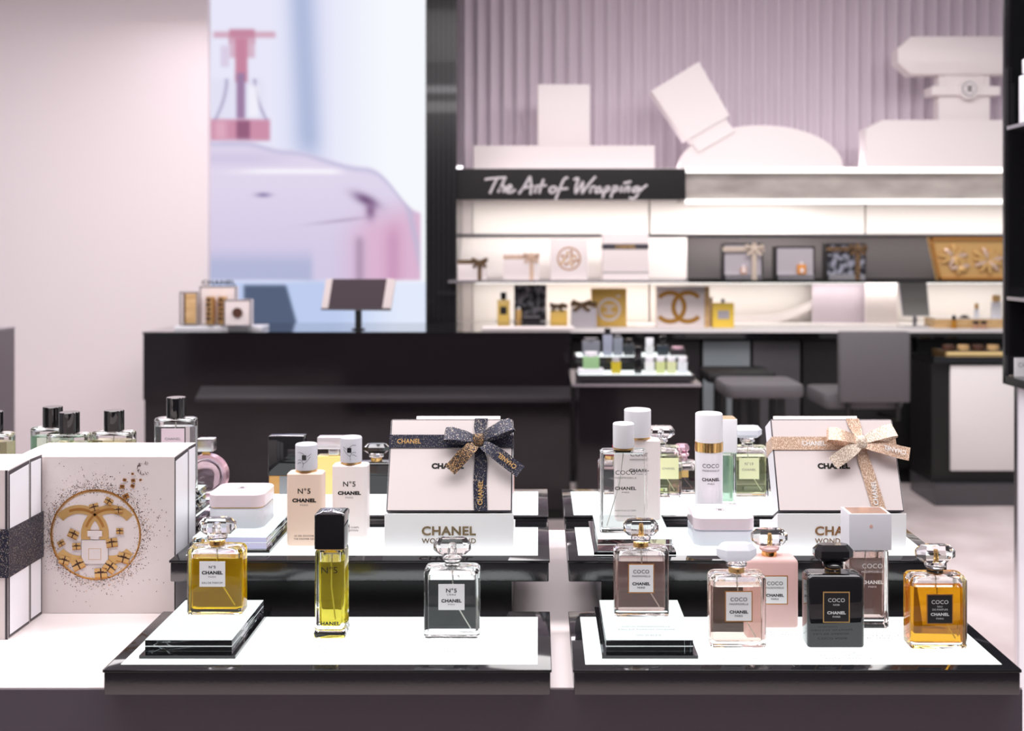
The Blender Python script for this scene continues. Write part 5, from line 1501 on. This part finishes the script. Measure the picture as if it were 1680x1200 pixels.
# ================================================================== BIG BOXES AT THE LEFT
def big_box(name, label, x0, x1, d0, dep, hgt, sideflap):
    t = thing(name, label, 'gift box', ((x0 + x1) / 2, d0, ZT + EPS))
    w_ = x1 - x0
    b = MB()
    # sleeve with slightly domed top, extruded along x
    prof = [(0, 0), (dep * 0.62, 0), (dep * 0.62, hgt + 0.003), (dep * 0.4, hgt + 0.0025), (dep * 0.2, hgt + 0.0015), (0, hgt)]
    n = len(prof)

    def side(pr, xa_, xb_, m):
        n = len(pr)
        vs = [(xa_, y, z) for y, z in pr] + [(xb_, y, z) for y, z in pr]
        b.add(vs, [tuple(range(n)), tuple(reversed(range(n, 2 * n)))] + [(i, i + n, (i + 1) % n + n, (i + 1) % n) for i in range(n)], m)
    side(prof, -w_ / 2, w_ / 2, 'white_card')
    side([(0.0012, 0.0012), (dep * 0.60, 0.0012), (dep * 0.60, hgt + 0.0018), (0.0012, hgt - 0.0015)], w_ / 2, w_ / 2 + 0.0005, 'box_edge')
    side([(0.0042, 0.005), (dep * 0.575, 0.005), (dep * 0.575, hgt - 0.003), (0.0042, hgt - 0.007)], w_ / 2 + 0.0005, w_ / 2 + 0.0009, 'white_side')
    b.build('front_shell', t)
    b = MB()
    side([(dep * 0.63, 0), (dep, 0), (dep, hgt + 0.003), (dep * 0.63, hgt + 0.003)], -w_ / 2, w_ / 2 - 0.0008, 'white_card')
    side([(dep * 0.63, 0.001), (dep, 0.001), (dep, hgt + 0.002), (dep * 0.63, hgt + 0.002)], w_ / 2 - 0.0008, w_ / 2 - 0.0004, 'box_edge')
    side([(dep * 0.66, 0.005), (dep * 0.96, 0.005), (dep * 0.96, hgt - 0.002), (dep * 0.66, hgt - 0.002)], w_ / 2 - 0.0004, w_ / 2, 'white_side')
    b.build('back_shell', t)
    return t, w_


t, w_ = big_box('gift_box', 'large square box printed with a gold ring of flying parcels', -0.7500, -0.5245, 1.532, 0.098, 0.2245, True)
b = MB()
y = -0.0003
S = 0.225 / 257.0


def art(px, py):
    return (px - 157) * S, (1007 - py) * S


random.seed(11)
cx, cz = art(157, 878)
R0 = 73 * S
b.arc(cx, cz, R0, 0.0026, 0, 2 * PI, y, 'gold_print', 64)
b.arc(cx + 0.0006, cz - 0.0006, R0 - 0.0016, 0.0009, 0, 2 * PI, y - 0.0001, 'gold_print2', 64)
def speck(px_, pz_, s, m):
    if abs(px_) < w_ / 2 - 0.004 and 0.01 < pz_ < 0.216:
        b.add([(px_ - s, y, pz_), (px_, y, pz_ - s), (px_ + s, y, pz_), (px_, y, pz_ + s)], [(0, 1, 2, 3)], m)


for k in range(2300):
    a = random.random() * 2 * PI
    q = abs(random.gauss(0, 1)) * 0.0085
    r = R0 + (q if random.random() < 0.85 else -q * 0.5)
    speck(cx + r * math.cos(a), cz + r * math.sin(a), random.choice((0.0003, 0.0005, 0.0007)), random.choice(('brown_print', 'brown_print', 'ink', 'gold_print')))
for k in range(420):
    a = random.random() * 2 * PI
    r = R0 + abs(random.gauss(0, 1)) * 0.025
    if a < PI or random.random() < 0.4:
        speck(cx + r * math.cos(a), cz + r * math.sin(a) * 1.05, random.choice((0.0003, 0.0006, 0.0008)), 'brown_print')
for k in range(26):
    a = random.random() * PI
    r = R0 + 0.008 + random.random() * 0.035
    px_, pz_ = cx + r * math.cos(a), cz + r * math.sin(a)
    if abs(px_) < w_ / 2 - 0.006 and pz_ < 0.21:
        for aa, bb in ((0.0018, 0.0002), (0.0002, 0.0018)):
            b.add([(px_ - aa, y - 0.0001, pz_), (px_, y - 0.0001, pz_ - bb), (px_ + aa, y - 0.0001, pz_), (px_, y - 0.0001, pz_ + bb)], [(0, 1, 2, 3)], 'brown_print')
# moon of little lines
mx, mz = art(236, 769)
for k in range(26):
    a = 0.7 + random.random() * 4.9
    r1, r2 = random.random() * 0.004 + 0.005, 0.010
    a2 = a + random.uniform(-0.5, 0.5)
    b.tube([(mx + r1 * math.cos(a), y, mz + r1 * math.sin(a)), (mx + r2 * math.cos(a2), y, mz + r2 * math.sin(a2))], 0.00022, 'brown_print', 3, (0, 1, 0))
# interlaced emblem
b.emblem(cx - 0.001, art(0, 878)[1] + 0.0, 0.0435, y - 0.0002, 'gold_print2', 0.0125)
b.arc(cx - 0.001 - 0.0226, cz, 0.0365, 0.0035, 0.3, PI / 2 + 0.4, y - 0.0004, 'gold_print', 20)
b.arc(cx - 0.001 + 0.0226, cz, 0.0365, 0.0035, PI / 2 - 0.3, PI - 0.3, y - 0.0004, 'gold_print', 20)
# white printed bottle
bx, bz = art(156, 905)
b.box(bx - 0.0195, bx + 0.0195, y - 0.0008, y - 0.0006, bz - 0.018, bz + 0.0165, 'white_card')
for q in ((-0.0195, -0.0190, -0.018, 0.0165), (0.0190, 0.0195, -0.018, 0.0165), (-0.0195, 0.0195, 0.016, 0.0165), (-0.009, -0.0085, -0.012, 0.004), (0.0085, 0.009, -0.012, 0.004), (-0.009, 0.009, 0.0036, 0.004), (-0.009, 0.009, -0.012, -0.0116)):
    b.box(bx + q[0], bx + q[1], y - 0.0010, y - 0.0008, bz + q[2], bz + q[3], 'ink_grey' if abs(q[0]) > 0.01 else 'gold_print2')
b.box(bx - 0.006, bx + 0.006, y - 0.0008, y - 0.0006, bz + 0.017, bz + 0.021, 'white_card'); b.box(bx - 0.0105, bx + 0.0105, y - 0.0010, y - 0.0008, bz + 0.021, bz + 0.030, 'white_card'); b.box(bx - 0.0105, bx + 0.0105, y - 0.0010, y - 0.0006, bz + 0.0295, bz + 0.0301, 'gold_print')
# parcels
for px, py, s, a in ((155, 833, 9, 15), (179, 823, 8, -30), (195, 837, 8, 3), (207, 815, 6, 25), (197, 872, 7, 0), (184, 891, 11, 8), (203, 916, 12, -15), (181, 931, 12, -35), (166, 941, 12, 3), (129, 927, 12, 25), (106, 920, 10, -15), (126, 897, 8, 5), (121, 877, 10, -25), (101, 892, 7, 30),
                     (201, 799, 4.5, 0), (218, 798, 4, -25), (219, 789, 4, 10), (205, 788, 3.5, -10), (231, 788, 2.5, 20), (218, 778, 2.5, 0)):
    ax, az = art(px, py)
    ca, sa = math.cos(math.radians(a)), math.sin(math.radians(a))

    def rq(hw, hh, m, dy, ox=0, oz=0):
        pts = [(-hw + ox, -hh + oz), (hw + ox, -hh + oz), (hw + ox, hh + oz), (-hw + ox, hh + oz)]
        b.add([(ax + ca * p - sa * q, y - dy, az + sa * p + ca * q) for p, q in pts], [(0, 1, 2, 3)], m)
    s *= S * 0.85
    rq(s, s * 0.8, 'gold_print' if s < 0.005 else 'gold_print2', 0.0012)
    rq(s, s * 0.09, 'brown_print', 0.0014, 0, s * 0.1)
    rq(s * 0.1, s * 0.8, 'brown_print', 0.0014)
    rq(s, s * 0.10, 'gold_print', 0.0013, 0, -s * 0.72)
    for sx in (-1, 1):
        rq(s * 0.25, s * 0.12, 'brown_print', 0.0015, sx * s * 0.26, s * 0.2)
b.build('printed_artwork', t)

t, w_ = big_box('gift_box', 'white box with dark glittering band cut by the left picture edge', -0.938, -0.7120, 1.4286, 0.099, 0.2265, True)
b = MB()
za, zb2 = 0.1405 - 0.0, 0.083
za, zb2 = 0.1475, 0.0825
b.box(-w_ / 2 - 0.001, w_ / 2 + 0.0017, -0.0012, 0.1, zb2, za, 'navy_ribbon')
b.build('glitter_band', t)
b = MB(); e = 0.0016
for q in ((w_ / 2 - 0.0035, w_ / 2, 0.0, 0.2265),):
    b.box(q[0], q[1], -0.0004, -0.0001, q[2], q[3], 'box_edge')
b.build('edge_trim', t)
